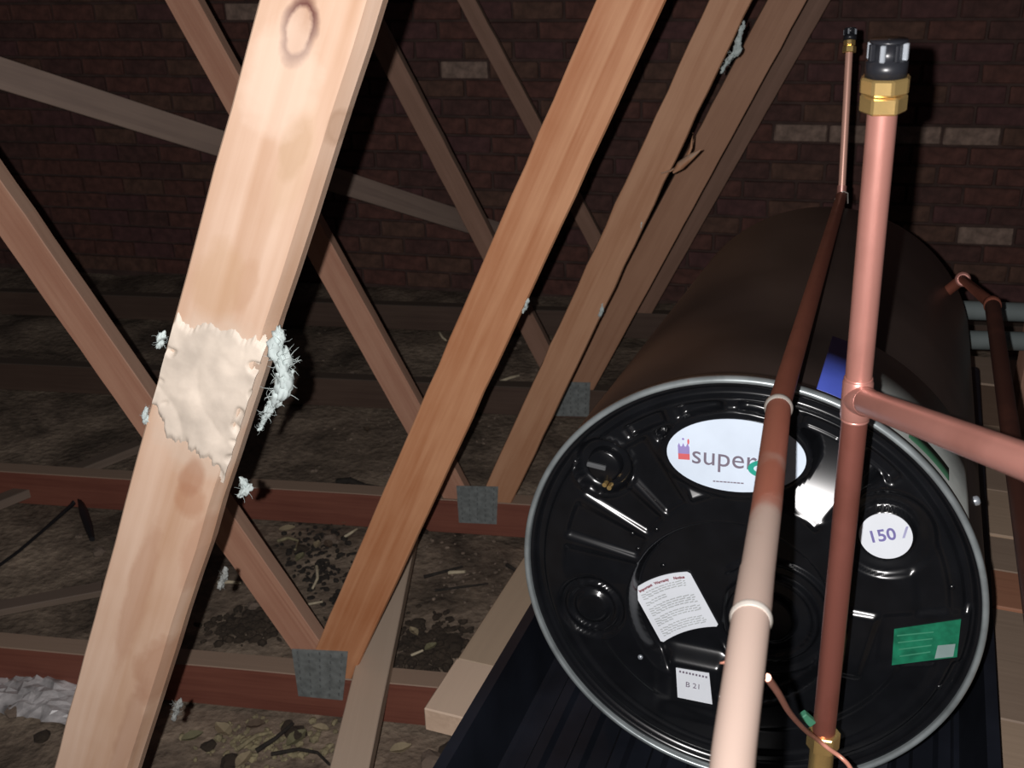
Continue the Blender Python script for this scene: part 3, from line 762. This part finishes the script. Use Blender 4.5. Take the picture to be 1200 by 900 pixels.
# ------------------------------------------------------------------ copper pipework
def pipe(name, pts, r_, mat, parent=None, seg=24):
    bm = bmesh.new(); tube(bm, pts, r_, seg); return mesh_obj(name, bm, mat, parent, None)
def hexnut(name, p, d, r_, h, mat, parent, seg=6):
    d = Vector(d).normalized(); a = d.orthogonal().normalized(); bm = bmesh.new()
    prism(bm, [(r_ * math.cos(2 * PI * k / seg), r_ * math.sin(2 * PI * k / seg)) for k in range(seg)], -h / 2, h / 2)
    bmesh.ops.bevel(bm, geom=list(bm.edges), offset=r_ * .08, segments=1, affect='EDGES')
    return mesh_obj(name, bm, mat, parent, frame(Vector(p), a, d.cross(a), d))
def capmesh(p, d, r_, h, parent):
    """black vacuum breaker cap with raised vanes"""
    d = Vector(d).normalized(); a = d.orthogonal().normalized(); Mx = frame(Vector(p), a, d.cross(a), d)
    bm = bmesh.new(); lathe(bm, [(.001, 0), (r_, 0), (r_, h * .42), (r_ * .72, h * .46), (r_ * .72, h * .9), (r_ * .9, h * .93), (r_ * .9, h), (.001, h)], 24)
    o = mesh_obj('vacuum_breaker', bm, M['plug'], parent, Mx, False)
    for k in range(8):
        bm = bmesh.new(); box(bm, r_ * .70, r_ * .98, -r_ * .13, r_ * .13, h * .45, h * .92, r_ * .05)
        mesh_obj('vane', bm, M['silverp'] if k % 2 == 0 else M['plug'], o, Matrix.Rotation(k * PI / 4 + .2, 4, 'Z'))
    return o
# 1. the vertical pipe with the tee, right of the middle
t0 = at_z(1035, 122, .790); tt = at_z(1004, 467, .905); tb = at_z(965, 862, 1.055)
vp = thing('tee_pipe', 'upright bright copper pipe with black topped brass nut and side branch', 'water pipe', Matrix.Translation(Vector((0, 0, 0))))
pipe('riser', [t0, tt], .011, M['copper'], vp)
dv = (tb - tt).normalized()
pipe('lower_pipe', [tt, tb], .011, copper('brownish_copper', (.36, .13, .10), 0, .36, .65, 4, ox=.5), vp)
br = at_z(1212, 545, .615); bdv = (br - tt).normalized()
far_b = br + bdv * .20
pipe('branch', arc_path([tt, far_b, far_b + Vector((.5, .05, -.1))], .03), .0113, M['copper'], vp)
ud = (t0 - tt).normalized()
bm = bmesh.new(); tube(bm, [tt + ud * .019, tt + ud * .016, tt - dv * -.016, tt + dv * .019], [.0112, .0127, .0127, .0112], 24); tube(bm, [tt, tt + bdv * .0205, tt + bdv * .023], [.0127, .0127, .0113], 24)
mesh_obj('tee', bm, M['copper'], vp)
for q, dr in ((tt + ud * .0195, ud), (tt + dv * .0195, dv), (tt + bdv * .0225, bdv)):
    bm = bmesh.new(); tube(bm, [q - dr * .001, q, q + dr * .001], [.0114, .0121, .0114], 24); mesh_obj('solder_ring', bm, M['copper'], vp)
q = t0 + ud * .001
hexnut('brass_nut', q, ud, .0175, .013, M['brass'], vp); hexnut('brass_nut', q + ud * .0135, ud, .0185, .012, M['brass'], vp, 8)
capmesh(q + ud * .0195, ud, .0150, .026, vp)
# bottom valve and the stub into the heater's cover
hexnut('valve_nut', tb + dv * .004, dv, .0165, .02, M['brass'], vp)
bm = bmesh.new(); tube(bm, [tb + dv * .010, tb + dv * .045], .012, 16)
mesh_obj('valve_body', bm, M['brass'], vp)
e0 = tb + dv * .034; kf = (GC - e0).dot(GN) / GN.dot(GF); e1 = e0 + GF * (kf - .002)
pipe('stub', [e0, e1], .008, M['brass'], vp)
bm = bmesh.new(); box(bm, -.008, .008, -.004, .004, -.004, .004, .001)
o = mesh_obj('green_tab', bm, flat('green_tab', (.05, .20, .12), .5), vp, Matrix.Translation(at_z(946, 842, 1.045)) @ Matrix.Rotation(.8, 4, 'Y'))

# 2. the long pipe over the heater, with the small standpipe at the far end
rA = at_z(857, 902, .53); rB = at_z(880, 725, .62); rR = at_z(912.5, 477, .93); rF = at_z(986, 230, 2.05)
lp = thing('overflow_pipe', 'long copper pipe running over the heater, whitened and broad at the near end', 'water pipe', Matrix.Translation(Vector((0, 0, 0))))
dn_ = (rA - rB).normalized(); rN = rA + dn_ * .10
rG = Vector((rN.x, rN.y - .03, .02))
pipe('near_pipe', arc_path([rB, rA, rN + Vector((0, -.03, 0)), rG], .02), .0112, M['copperpale'], lp)
mid = rB.lerp(rR, .42) + Vector((0.0008, 0, .001))
pipe('middle_pipe', [rB, mid], .0107, M['copperpale'], lp)
pipe('middle_pipe', [mid, rR], .0107, M['copperpale'], lp)
fd = (rF - rR).normalized()
pipe('far_pipe', [rR, rR + fd * .02, rF], .0100, M['copperdark'], lp)  # darker copper paints in the fading, grazing light on this run
md = (rR - rB).normalized()
bm = bmesh.new(); tube(bm, [rR - md * .006, rR - md * .004, rR, rR + fd * .002], [.0108, .0123, .0125, .0108], 24); mesh_obj('solder_ring', bm, M['solder'], lp)
bm = bmesh.new(); tube(bm, [rB - md * .003, rB - md * .001, rB + md * .001, rB + md * .003], [.0113, .0124, .0124, .0108], 24); mesh_obj('solder_ring', bm, M['solder'], lp)
bm = bmesh.new(); tube(bm, [rB + md * .055, rB + md * .0], [.0110, .0114], 24); mesh_obj('coupling', bm, M['copperpale'], lp)
s0 = rF; s1 = at_z(995, 62, 2.02)
sd = (s1 - s0).normalized()
pipe('standpipe', [s0 - sd * .035, s1], .0068, copper('pale_copper', (.75, .42, .33), 0, .34, .3, 4, ox=.1), lp, 16)
bm = bmesh.new(); tube(bm, [s0 - sd * .006, s0 + sd * .02], .0088, 16); mesh_obj('elbow', bm, M['copper'], lp)
hexnut('brass_nut', s1 + sd * .006, sd, .013, .012, M['brass'], lp); hexnut('brass_nut', s1 + sd * .018, sd, .0115, .010, M['brass'], lp, 8)
capmesh(s1 + sd * .023, sd, .0125, .022, lp)
bm = bmesh.new(); tube(bm, [s0 + Vector((-.012, .0, -.006)), s0 + Vector((-.009, -.008, .008)), s0 + Vector((0, -.010, .012)), s0 + Vector((.009, -.008, .008)), s0 + Vector((.014, .0, -.014))], .0012, 6)
mesh_obj('tie_wire', bm, M['solder'], lp)
# little copper spur of wire sticking out left of the near pipe
bm = bmesh.new(); q = at_z(862, 778, .585); tube(bm, [q, at_z(852, 776, .59), at_z(844, 777, .595)], [.0016, .0012, .0004], 6); mesh_obj('wire_spur', bm, M['wire'], lp)

# 3. old dark pipe on the far right
p0, p1, p2 = at_z(1128, 327, 1.86), at_z(1163, 357, 1.62), at_z(1210, 690, 1.02)
op = thing('old_pipe', 'old dark copper pipe elbowing down along the right side of the heater', 'water pipe', Matrix.Translation(Vector((0, 0, 0))))
p00 = p0 + Vector((-.05, .02, -.06)); p3 = p2 + (p2 - p1).normalized() * .15
pipe('elbow_arm', [p00, p0, p1], .0095, M['copperdark'], op, 18)
pipe('run', arc_path([p1, p3, Vector((p3.x + .3, p3.y - .05, p3.z))], .03), .0112, M['copperold'], op, 20)
for q, d_, m_ in ((p0, (p1 - p0), 'copper'), (p1, (p2 - p1), 'brass')):
    d_ = d_.normalized(); bm = bmesh.new(); tube(bm, [q - d_ * .008, q - d_ * .006, q + d_ * .006, q + d_ * .008], [.0100, .0128, .0128, .0100], 18); mesh_obj('collar', bm, M['copper'] if m_ == 'copper' else M['copperdark'], op)

# 4. bare earth wire at the bottom, tied to the valve
wpts = [at_z(899, 794, .600), at_z(912, 812, .68), at_z(926, 836, .80), at_z(944, 856, .93), at_z(957, 866, 1.020), at_z(972, 878, 1.03), at_z(986, 888, 1.03), at_z(997, 901, 1.02), at_z(1003, 925, 1.0), at_z(1003, 960, .98)]
sm = []
for i in range(len(wpts) - 1):
    a_, b_ = wpts[max(i - 1, 0)], wpts[min(i + 2, len(wpts) - 1)]
    for k in range(5):
        t = k / 5; P0, P1 = wpts[i], wpts[i + 1]; m0 = (P1 - a_) / 2; m1 = (b_ - P0) / 2
        sm.append(P0 * (2 * t ** 3 - 3 * t * t + 1) + m0 * (t ** 3 - 2 * t * t + t) + P1 * (3 * t * t - 2 * t ** 3) + m1 * (t ** 3 - t * t))
bm = bmesh.new(); tube(bm, sm + [wpts[-1]], .0022, 10)
tag(mesh_obj('earth_wire', bm, M['wire']), 'thin bare copper earth wire from the whitened pipe down past the brass valve', 'wire')

# 5. two grey conduits crossing behind the right side
for k, (ya, yb2, lab) in enumerate(((362, 366, 'grey plastic conduit behind the heater, upper of two'), (397, 400, 'grey plastic conduit behind the heater, lower of two'))):
    a_ = at_z(1090, ya, 2.30); b_ = at_z(1200, yb2, 2.30)
    d_ = (b_ - a_).normalized()
    bm = bmesh.new(); tube(bm, [a_ + d_ * .02, b_ + d_ * .9], .0205, 20)
    tag(mesh_obj('conduit', bm, M['pvc']), lab, 'conduit', 'grey conduits at the far right')
for s_ in (0, .55):                       # timber batten stand that carries the conduits
    q = at_z(1225 , 400, 2.30) + Vector((s_, 0, 0))
    bm = bmesh.new(); box(bm, -.02, .02, .027, .066, .006 - q.z, .16, .002)
    tag(mesh_obj('conduit_post', bm, wE, None, Matrix.Translation((q.x, q.y, q.z))), 'dark batten upright behind the grey conduits, %s one' % ('nearer' if s_ == 0 else 'farther right'), 'post', 'uprights behind the conduits')

# ------------------------------------------------------------------ fluff caught on the timber edges
def tuft(d, trail, rad, label, mat=None, off=-.006, strands=34, seed=0, spread=1.0):
    """trail: pixels along the timber's edge; blobs of fibre grow along it"""
    r_ = random.Random(seed); bm = bmesh.new()
    P = [at_pl(x, y, TN, d) + TN * off for x, y in trail]
    rads = rad if isinstance(rad, (list, tuple)) else [rad] * len(P)
    for (a_, ra), (b_, rb) in zip(zip(P, rads), list(zip(P, rads))[1:]):
        L_ = (b_ - a_).length; k = max(2, int(L_ / (min(ra, rb) * .5))); ax = (b_ - a_).normalized()
        for i in range(k + 1):
            t = i / k; rr = (ra + (rb - ra) * t) * r_.uniform(.6, 1.1)
            c_ = a_.lerp(b_, t) + Vector([r_.uniform(-.35, .35) * rr for _ in range(3)])
            vs = bmesh.ops.create_icosphere(bm, subdivisions=3, radius=1)['verts']
            for v in vs:
                n_ = v.co.copy(); al = n_.dot(ax)
                q = 1 + .55 * noise.noise(n_ * 1.7 + Vector((seed, i, 0))) + .38 * noise.noise(n_ * 5 + Vector((i, seed, 0)))
                v.co = c_ + (n_ * .50 + ax * al * .45) * rr * q; 
    for s in range(strands * 4):
        i = r_.randrange(len(P) - 1); t = r_.random(); c_ = P[i].lerp(P[i + 1], t); rr = rads[i]
        dd = Vector([r_.uniform(-1, 1) for _ in range(3)]).normalized(); d2 = Vector([r_.uniform(-1, 1) for _ in range(3)]).normalized()
        l = rr * r_.uniform(.6, 1.15)
        tube(bm, [c_, c_ + dd * l * .6, c_ + dd * l * .9 + d2 * l * .25, c_ + dd * l * .95 + d2 * l * .6], [rr * .035, rr * .028, rr * .02, rr * .008], 3, False)
    for f in bm.faces: f.smooth = True
    return tag(mesh_obj('insulation_tuft', bm, mat or M['fluff']), label, 'fluff', 'fluff caught on the timbers')
tuft(dA, [(326, 392), (330, 418), (334, 440), (322, 468), (311, 488), (304, 503)], [.012, .016, .017, .011, .006, .004], 'largest white fluff tuft, on the right edge of the nearest timber', seed=1, strands=40, off=.0)
tuft(dA, [(283, 562), (288, 572), (281, 580)], [.006, .009, .005], 'small white fluff knot low on the right edge of the nearest timber', seed=2, strands=14, off=.0)
tuft(dA, [(191, 393), (187, 402)], [.007, .006], 'small fluff on the upper left edge of the nearest timber', seed=3, strands=10, off=.0)
tuft(dA, [(172, 480), (169, 494)], [.006, .006], 'small fluff on the left edge of the nearest timber, below the other', seed=4, strands=10, off=.0)
tuft(dA, [(249, 690), (246, 706)], [.006, .007], 'greyish fluff behind the nearest timber at lower right edge', mat=M['greyfluff'], seed=5, strands=14, off=.034)
tuft(dA, [(194, 846), (190, 862)], [.008, .006], 'grey fluff near the foot of the nearest timber', mat=M['greyfluff'], seed=6, strands=14, off=.034)
tuft(dC, [(872, 26), (862, 60), (853, 72), (846, 84)], [.006, .014, .010, .006], 'grey green fluff high on the brown web edge', seed=7, strands=16, off=.004)
tuft(dC, [(708, 352), (704, 366), (701, 372)], [.006, .010, .006], 'small grey fluff halfway down the brown web edge', seed=8, strands=12, off=.004)
tuft(dC, [(752, 262), (749, 270)], [.007, .006], 'tiny pale fluff on the brown web edge, between the splinter and the lower fluff', seed=9, strands=8, off=.004)
tuft(dB, [(618, 352), (613, 366)], [.005, .005], 'tiny pale fluff on the orange web edge', seed=10, strands=8, off=.004)
# torn splinter of wood
bm = bmesh.new(); r_ = random.Random(4)
ce = [at_pl(x, y, TN, dC) - TN * .012 for x, y in ((789, 201), (797, 193), (809, 183), (822, 174))]
tube(bm, ce, [.003, .011, .009, .001], 7)
tube(bm, [at_pl(x, y, TN, dC) - TN * .01 for x, y in ((803, 190), (810, 172), (812, 155))], [.004, .004, .0008], 5)
tube(bm, [at_pl(x, y, TN, dC) - TN * .004 for x, y in ((775, 203), (786, 200), (797, 193))], [.003, .003, .003], 5)
for v in bm.verts: v.co += Vector([r_.uniform(-.0012, .0012) for _ in range(3)])
tag(mesh_obj('wood_splinter', bm, wC), 'torn pale wood splinter sticking off the brown web edge', 'splinter')

# ------------------------------------------------------------------ clutter on the ceiling boards
def lump(name, p, s, mat, label, cat, group, seed, sub=2, flatz=.55):
    bm = bmesh.new(); vs = bmesh.ops.create_icosphere(bm, subdivisions=sub, radius=1)['verts']
    for v in vs:
        k = 1 + .45 * noise.noise(v.co * 1.6 + Vector((seed, seed * .7, 0))) + .2 * noise.noise(v.co * 4 + Vector((0, seed, 0)))
        v.co *= k; v.co.z = max(v.co.z, -.55)
    o = mesh_obj(name, bm, mat, None, Matrix.Translation((p.x, p.y, .003 + .55 * s * flatz)) @ Matrix.Rotation(seed * 1.9, 4, 'Z') @ Matrix.Diagonal((s, s * (.6 + .5 * abs(math.sin(seed))), s * flatz, 1)))
    return tag(o, label, cat, group)
r_ = random.Random(11)
zones = [((345, 610), (440, 650), 5, 'between the tan and orange webs'), ((475, 620), (600, 700), 5, 'right of the orange web, before the second chord'), ((455, 725), (540, 790), 7, 'in the dark patch left of the support planks'), ((215, 845), (380, 895), 6, 'at the bottom edge left of the pale plank'), ((250, 700), (330, 745), 4, 'under the foot of the tan web'), ((400, 440), (520, 560), 5, 'far back, left of the orange web'), ((20, 620), (120, 730), 3, 'near the black cable at the left'), ((600, 400), (640, 440), 3, 'far back between orange and brown webs'), ((10, 800), (70, 890), 3, 'beside the crumpled film'), ((440, 870), (560, 898), 3, 'at the bottom edge right of the pale plank')]
i = 0
LG = 'mortar lumps strewn over the ceiling boards'
for (xa, ya), (xb, yb_), n, where in zones:
    for k in range(n):
        p = at_h(r_.uniform(xa, xb), r_.uniform(ya, yb_), .01); s = r_.uniform(.008, .026)
        dk = (455 <= xa <= 470) or r_.random() < .25
        lump('mortar_lump', p, s, M['darklump'] if dk else M['lump'], 'small crumbly mortar lump on the boards, ' + where, 'rubble', 'mortar lumps ' + where, 1 + i * .73); i += 1
def stick(px, mat, rad, label, group=None, z=.012, name='twig', cat='twig'):
    P = [at_h(x, y, z + (.012 if k % 2 else 0)) for k, (x, y) in enumerate(px)]
    bm = bmesh.new(); n = len(P); tube(bm, P, [rad * (1 - .5 * k / n) for k in range(n)], 6)
    return tag(mesh_obj(name, bm, mat), label, cat, group)
stick([(300, 880), (322, 866), (343, 848)], M['twigdark'], .006, 'dark twig pointing at the nail plate, bottom left of the plate', z=.02)
stick([(318, 884), (350, 878), (372, 882), (386, 896)], M['twigdark'], .005, 'thin dark curved twig at the bottom edge, beside the pale plank')
stick([(278, 878), (300, 862), (318, 858)], M['twig'], .006, 'dull straw stalk lying beside the dark twig at the bottom')
stick([(326, 634), (338, 630), (350, 634), (346, 644)], M['twig'], .006, 'curled straw stalk between the tan web and the orange web')
stick([(371, 664), (372, 678), (366, 690)], M['shaving'], .005, 'pale upright wood shaving between the two webs', name='wood_shaving', cat='shaving')
stick([(362, 708), (378, 705)], M['shaving'], .004, 'short wood shaving near the joint of the two webs', name='wood_shaving', cat='shaving')
stick([(497, 676), (512, 672), (542, 664)], M['twigdark'], .005, 'dark twig on the boards right of the orange web, upper one')
stick([(510, 692), (525, 690), (572, 684)], M['twigdark'], .004, 'dark twig on the boards right of the orange web, lower one')
stick([(526, 671), (545, 670)], M['shaving'], .006, 'pale chip beside the upper dark twig', name='wood_shaving', cat='shaving')
stick([(586, 447), (597, 443), (608, 440)], M['shaving'], .007, 'bright wood shaving between the orange and brown webs', name='wood_shaving', cat='shaving')
stick([(515, 390), (519, 396), (523, 399)], M['shaving'], .006, 'tiny bright chip left of the orange web', name='wood_shaving', cat='shaving')
stick([(404, 629), (412, 624), (418, 620)], M['shaving'], .005, 'pale chip just left of the orange web', name='wood_shaving', cat='shaving')
stick([(256, 683), (268, 682), (282, 683)], M['shaving'], .006, 'pale sliver between the near timber and the tan web', name='wood_shaving', cat='shaving')
stick([(594, 662), (604, 668), (612, 670)], M['twigdark'], .006, 'dark curl left of the heater rim')
stick([(482, 768), (496, 762)], M['shaving'], .004, 'pale shaving on the dark rubble patch', name='wood_shaving', cat='shaving')
stick([(395, 565), (410, 563), (428, 570), (450, 573)], M['twigdark'], .012, 'long dark scrap lying behind the second chord', name='scrap', cat='scrap')
# dark soil patches: stuff
def patch(name, label, zone, n, mat, seed, smin=.004, smax=.012):
    r_ = random.Random(seed); bm = bmesh.new()
    for k in range(n):
        x = r_.gauss((zone[0] + zone[2]) / 2, (zone[2] - zone[0]) / 4); y = r_.gauss((zone[1] + zone[3]) / 2, (zone[3] - zone[1]) / 4)
        p = at_h(x, y, .008); s = r_.uniform(smin, smax)
        Mx = Matrix.Translation(p) @ Matrix.Rotation(r_.uniform(0, 6), 4, 'Z') @ Matrix.Diagonal((s, s * r_.uniform(.3, 1), s * r_.uniform(.3, .7), 1))
        bmesh.ops.create_icosphere(bm, subdivisions=1, radius=1, matrix=Mx)
    return tag(mesh_obj(name, bm, mat), label, 'debris', None, 'stuff')
patch('dark_debris', 'dark crumbly debris patch between the pale plank and support plank', (462, 728, 545, 790), 420, M['darklump'], 1, .004, .016)
patch('dark_debris', 'dark debris patch under the tan web near the first chord', (250, 715, 335, 752), 260, M['darklump'], 2, .004, .016)
patch('leaf_litter', 'dry litter between the tan and orange webs', (330, 600, 420, 710), 200, M['twigdark'], 3, .004, .014)
patch('leaf_litter', 'mixed litter along the bottom edge left of the pale plank', (230, 845, 390, 900), 150, M['twig'], 4, .004, .013)
patch('leaf_litter', 'pale grit over the boards right of the orange web', (480, 610, 610, 720), 90, M['lump'], 5, .003, .008)
patch('leaf_litter', 'grit strewn over the far boards', (330, 400, 640, 560), 140, M['lump'], 6, .003, .010)

def leaf(px, py, L_, label, seed, mat, ang):
    r_ = random.Random(seed); bm = bmesh.new(); p = at_h(px, py, .01); n = 7; up, lo = [], []
    for i in range(n + 1):
        t = i / n; wd = L_ * .30 * math.sin(PI * min(.98, t + .03)) ** .7; x = (t - .5) * L_; z = .010 + .35 * L_ * (t - .4) ** 2 + r_.uniform(0, .002)
        row = [(x, -wd, z + wd * .5), (x, 0, z), (x, wd, z + wd * .6)]
        up.append([bm.verts.new((a, b, c + .0012)) for a, b, c in row]); lo.append([bm.verts.new(q) for q in row])
    for i in range(n):
        for k in (0, 1):
            bm.faces.new((up[i][k], up[i + 1][k], up[i + 1][k + 1], up[i][k + 1])); bm.faces.new((lo[i][k], lo[i][k + 1], lo[i + 1][k + 1], lo[i + 1][k]))
        bm.faces.new((up[i][0], lo[i][0], lo[i + 1][0], up[i + 1][0])); bm.faces.new((up[i][2], up[i + 1][2], lo[i + 1][2], lo[i][2]))
    bm.faces.new((up[0][0], up[0][1], up[0][2], lo[0][2], lo[0][1], lo[0][0])); bm.faces.new((up[n][2], up[n][1], up[n][0], lo[n][0], lo[n][1], lo[n][2]))
    tag(mesh_obj('dry_leaf', bm, mat, None, Matrix.Translation((p.x, p.y, .002)) @ Matrix.Rotation(ang, 4, 'Z')), label, 'leaf', 'dry leaves on the boards')
ML = [flat('leaf_tan', (.30, .24, .15), .8, nz=.3), flat('leaf_olive', (.17, .155, .085), .8, nz=.3), flat('leaf_brown', (.11, .075, .05), .8, nz=.3)]
for k, (x, y, L_, m_, a_, lab) in enumerate([
    (337, 622, .060, 0, .2, 'tan dry leaf behind the tan web, nearest its edge'), (352, 655, .050, 1, 1.2, 'olive dry leaf between the two webs'),
    (385, 640, .055, 2, 2.0, 'brown dry leaf between the two webs'), (408, 612, .050, 1, .6, 'olive dry leaf beside the orange web'),
    (392, 596, .045, 0, 2.6, 'tan dry leaf against the second chord, left of the orange web'), (372, 640, .045, 0, 1.5, 'small tan dry leaf in the middle between the webs'),
    (226, 866, .060, 1, .4, 'olive dry leaf at the bottom beside the nearest timber'), (262, 858, .070, 0, 2.4, 'tan dry leaf at the bottom, second from the nearest timber'),
    (300, 852, .055, 2, .1, 'brown dry leaf under the dark twig'), (348, 868, .070, 1, .9, 'large olive dry leaf at the bottom below the nail plate'),
    (376, 856, .050, 0, 2.9, 'tan dry leaf beside the pale plank at the bottom'), (286, 893, .060, 0, 1.1, 'tan dry leaf cut by the bottom edge'),
    (470, 880, .060, 0, .3, 'tan dry leaf right of the pale plank at the bottom'), (505, 760, .045, 1, .7, 'olive dry leaf on the dark debris patch'),
    (485, 742, .045, 0, 2.2, 'tan dry leaf on the far edge of the dark debris patch'), (560, 612, .050, 1, .5, 'olive dry leaf below the second chord near the heater'),
    (430, 505, .050, 2, 1.8, 'brown dry leaf far back left of the orange web'), (20, 770, .050, 2, .5, 'brown dry leaf behind the crumpled film')]):
    leaf(x, y, L_ * .8, lab, k, ML[m_], a_)

# crumpled film bottom left
bm = bmesh.new(); r_ = random.Random(5); g = []
for j in range(15):
    row = []
    for i2 in range(19):
        x = (i2 / 18 - .5) * .28; y = (j / 14 - .5) * .16
        fade = max(0, 1 - max(abs(i2 / 9 - 1), abs(j / 7 - 1)) ** 3)
        row.append(bm.verts.new((x + r_.uniform(-.006, .006), y + r_.uniform(-.005, .005), .004 + fade * (.018 + .03 * abs(noise.noise(Vector((x * 30, y * 30, 2)))) + r_.uniform(0, .012)))))
    g.append(row)
for j in range(14):
    for i2 in range(18): bm.faces.new((g[j][i2], g[j][i2 + 1], g[j + 1][i2 + 1], g[j + 1][i2]))
q = at_h(40, 808, .02)
o = mesh_obj('plastic_film', bm, M['film'], None, Matrix.Translation((q.x, q.y, .004)) @ Matrix.Rotation(-.25, 4, 'Z'))
so = o.modifiers.new('thick', 'SOLIDIFY'); so.thickness = .0008
tag(o, 'crumpled shiny plastic film on the boards at the lower left corner', 'plastic film')
# loose battens and cable at the left
timber('loose_batten', 'dull loose batten lying on the boards at the far left', 'batten', at_h(-60, 612, .045), at_h(165, 522, .045), .03, .05, wPale2 if False else wood('wood_dusty_x', (.15, .11, .085), (.22, .165, .13), 1.1, dust=(.15, .115, .09), axis='X'))
timber('loose_batten', 'pale dusty batten at the left edge, just behind the first chord', 'batten', at_h(-80, 728, .03), at_h(120, 690, .03), .02, .05, wood('wood_dusty_y', (.17, .125, .095), (.24, .18, .14), 2.1, dust=(.17, .125, .1), axis='X'))
cp = [at_h(x, y, z) for x, y, z in ((-60, 700, .012), (0, 662, .012), (22, 646, .013), (50, 622, .014), (84, 592, .02), (92, 582, .03), (98, 600, .022), (104, 618, .014), (108, 632, .012))]
bm = bmesh.new(); tube(bm, cp, [.005] * 4 + [.007, .012, .014, .013, .008], 8)
tag(mesh_obj('cable', bm, M['cable']), 'black cable bending over the boards left of the nearest timber', 'cable')
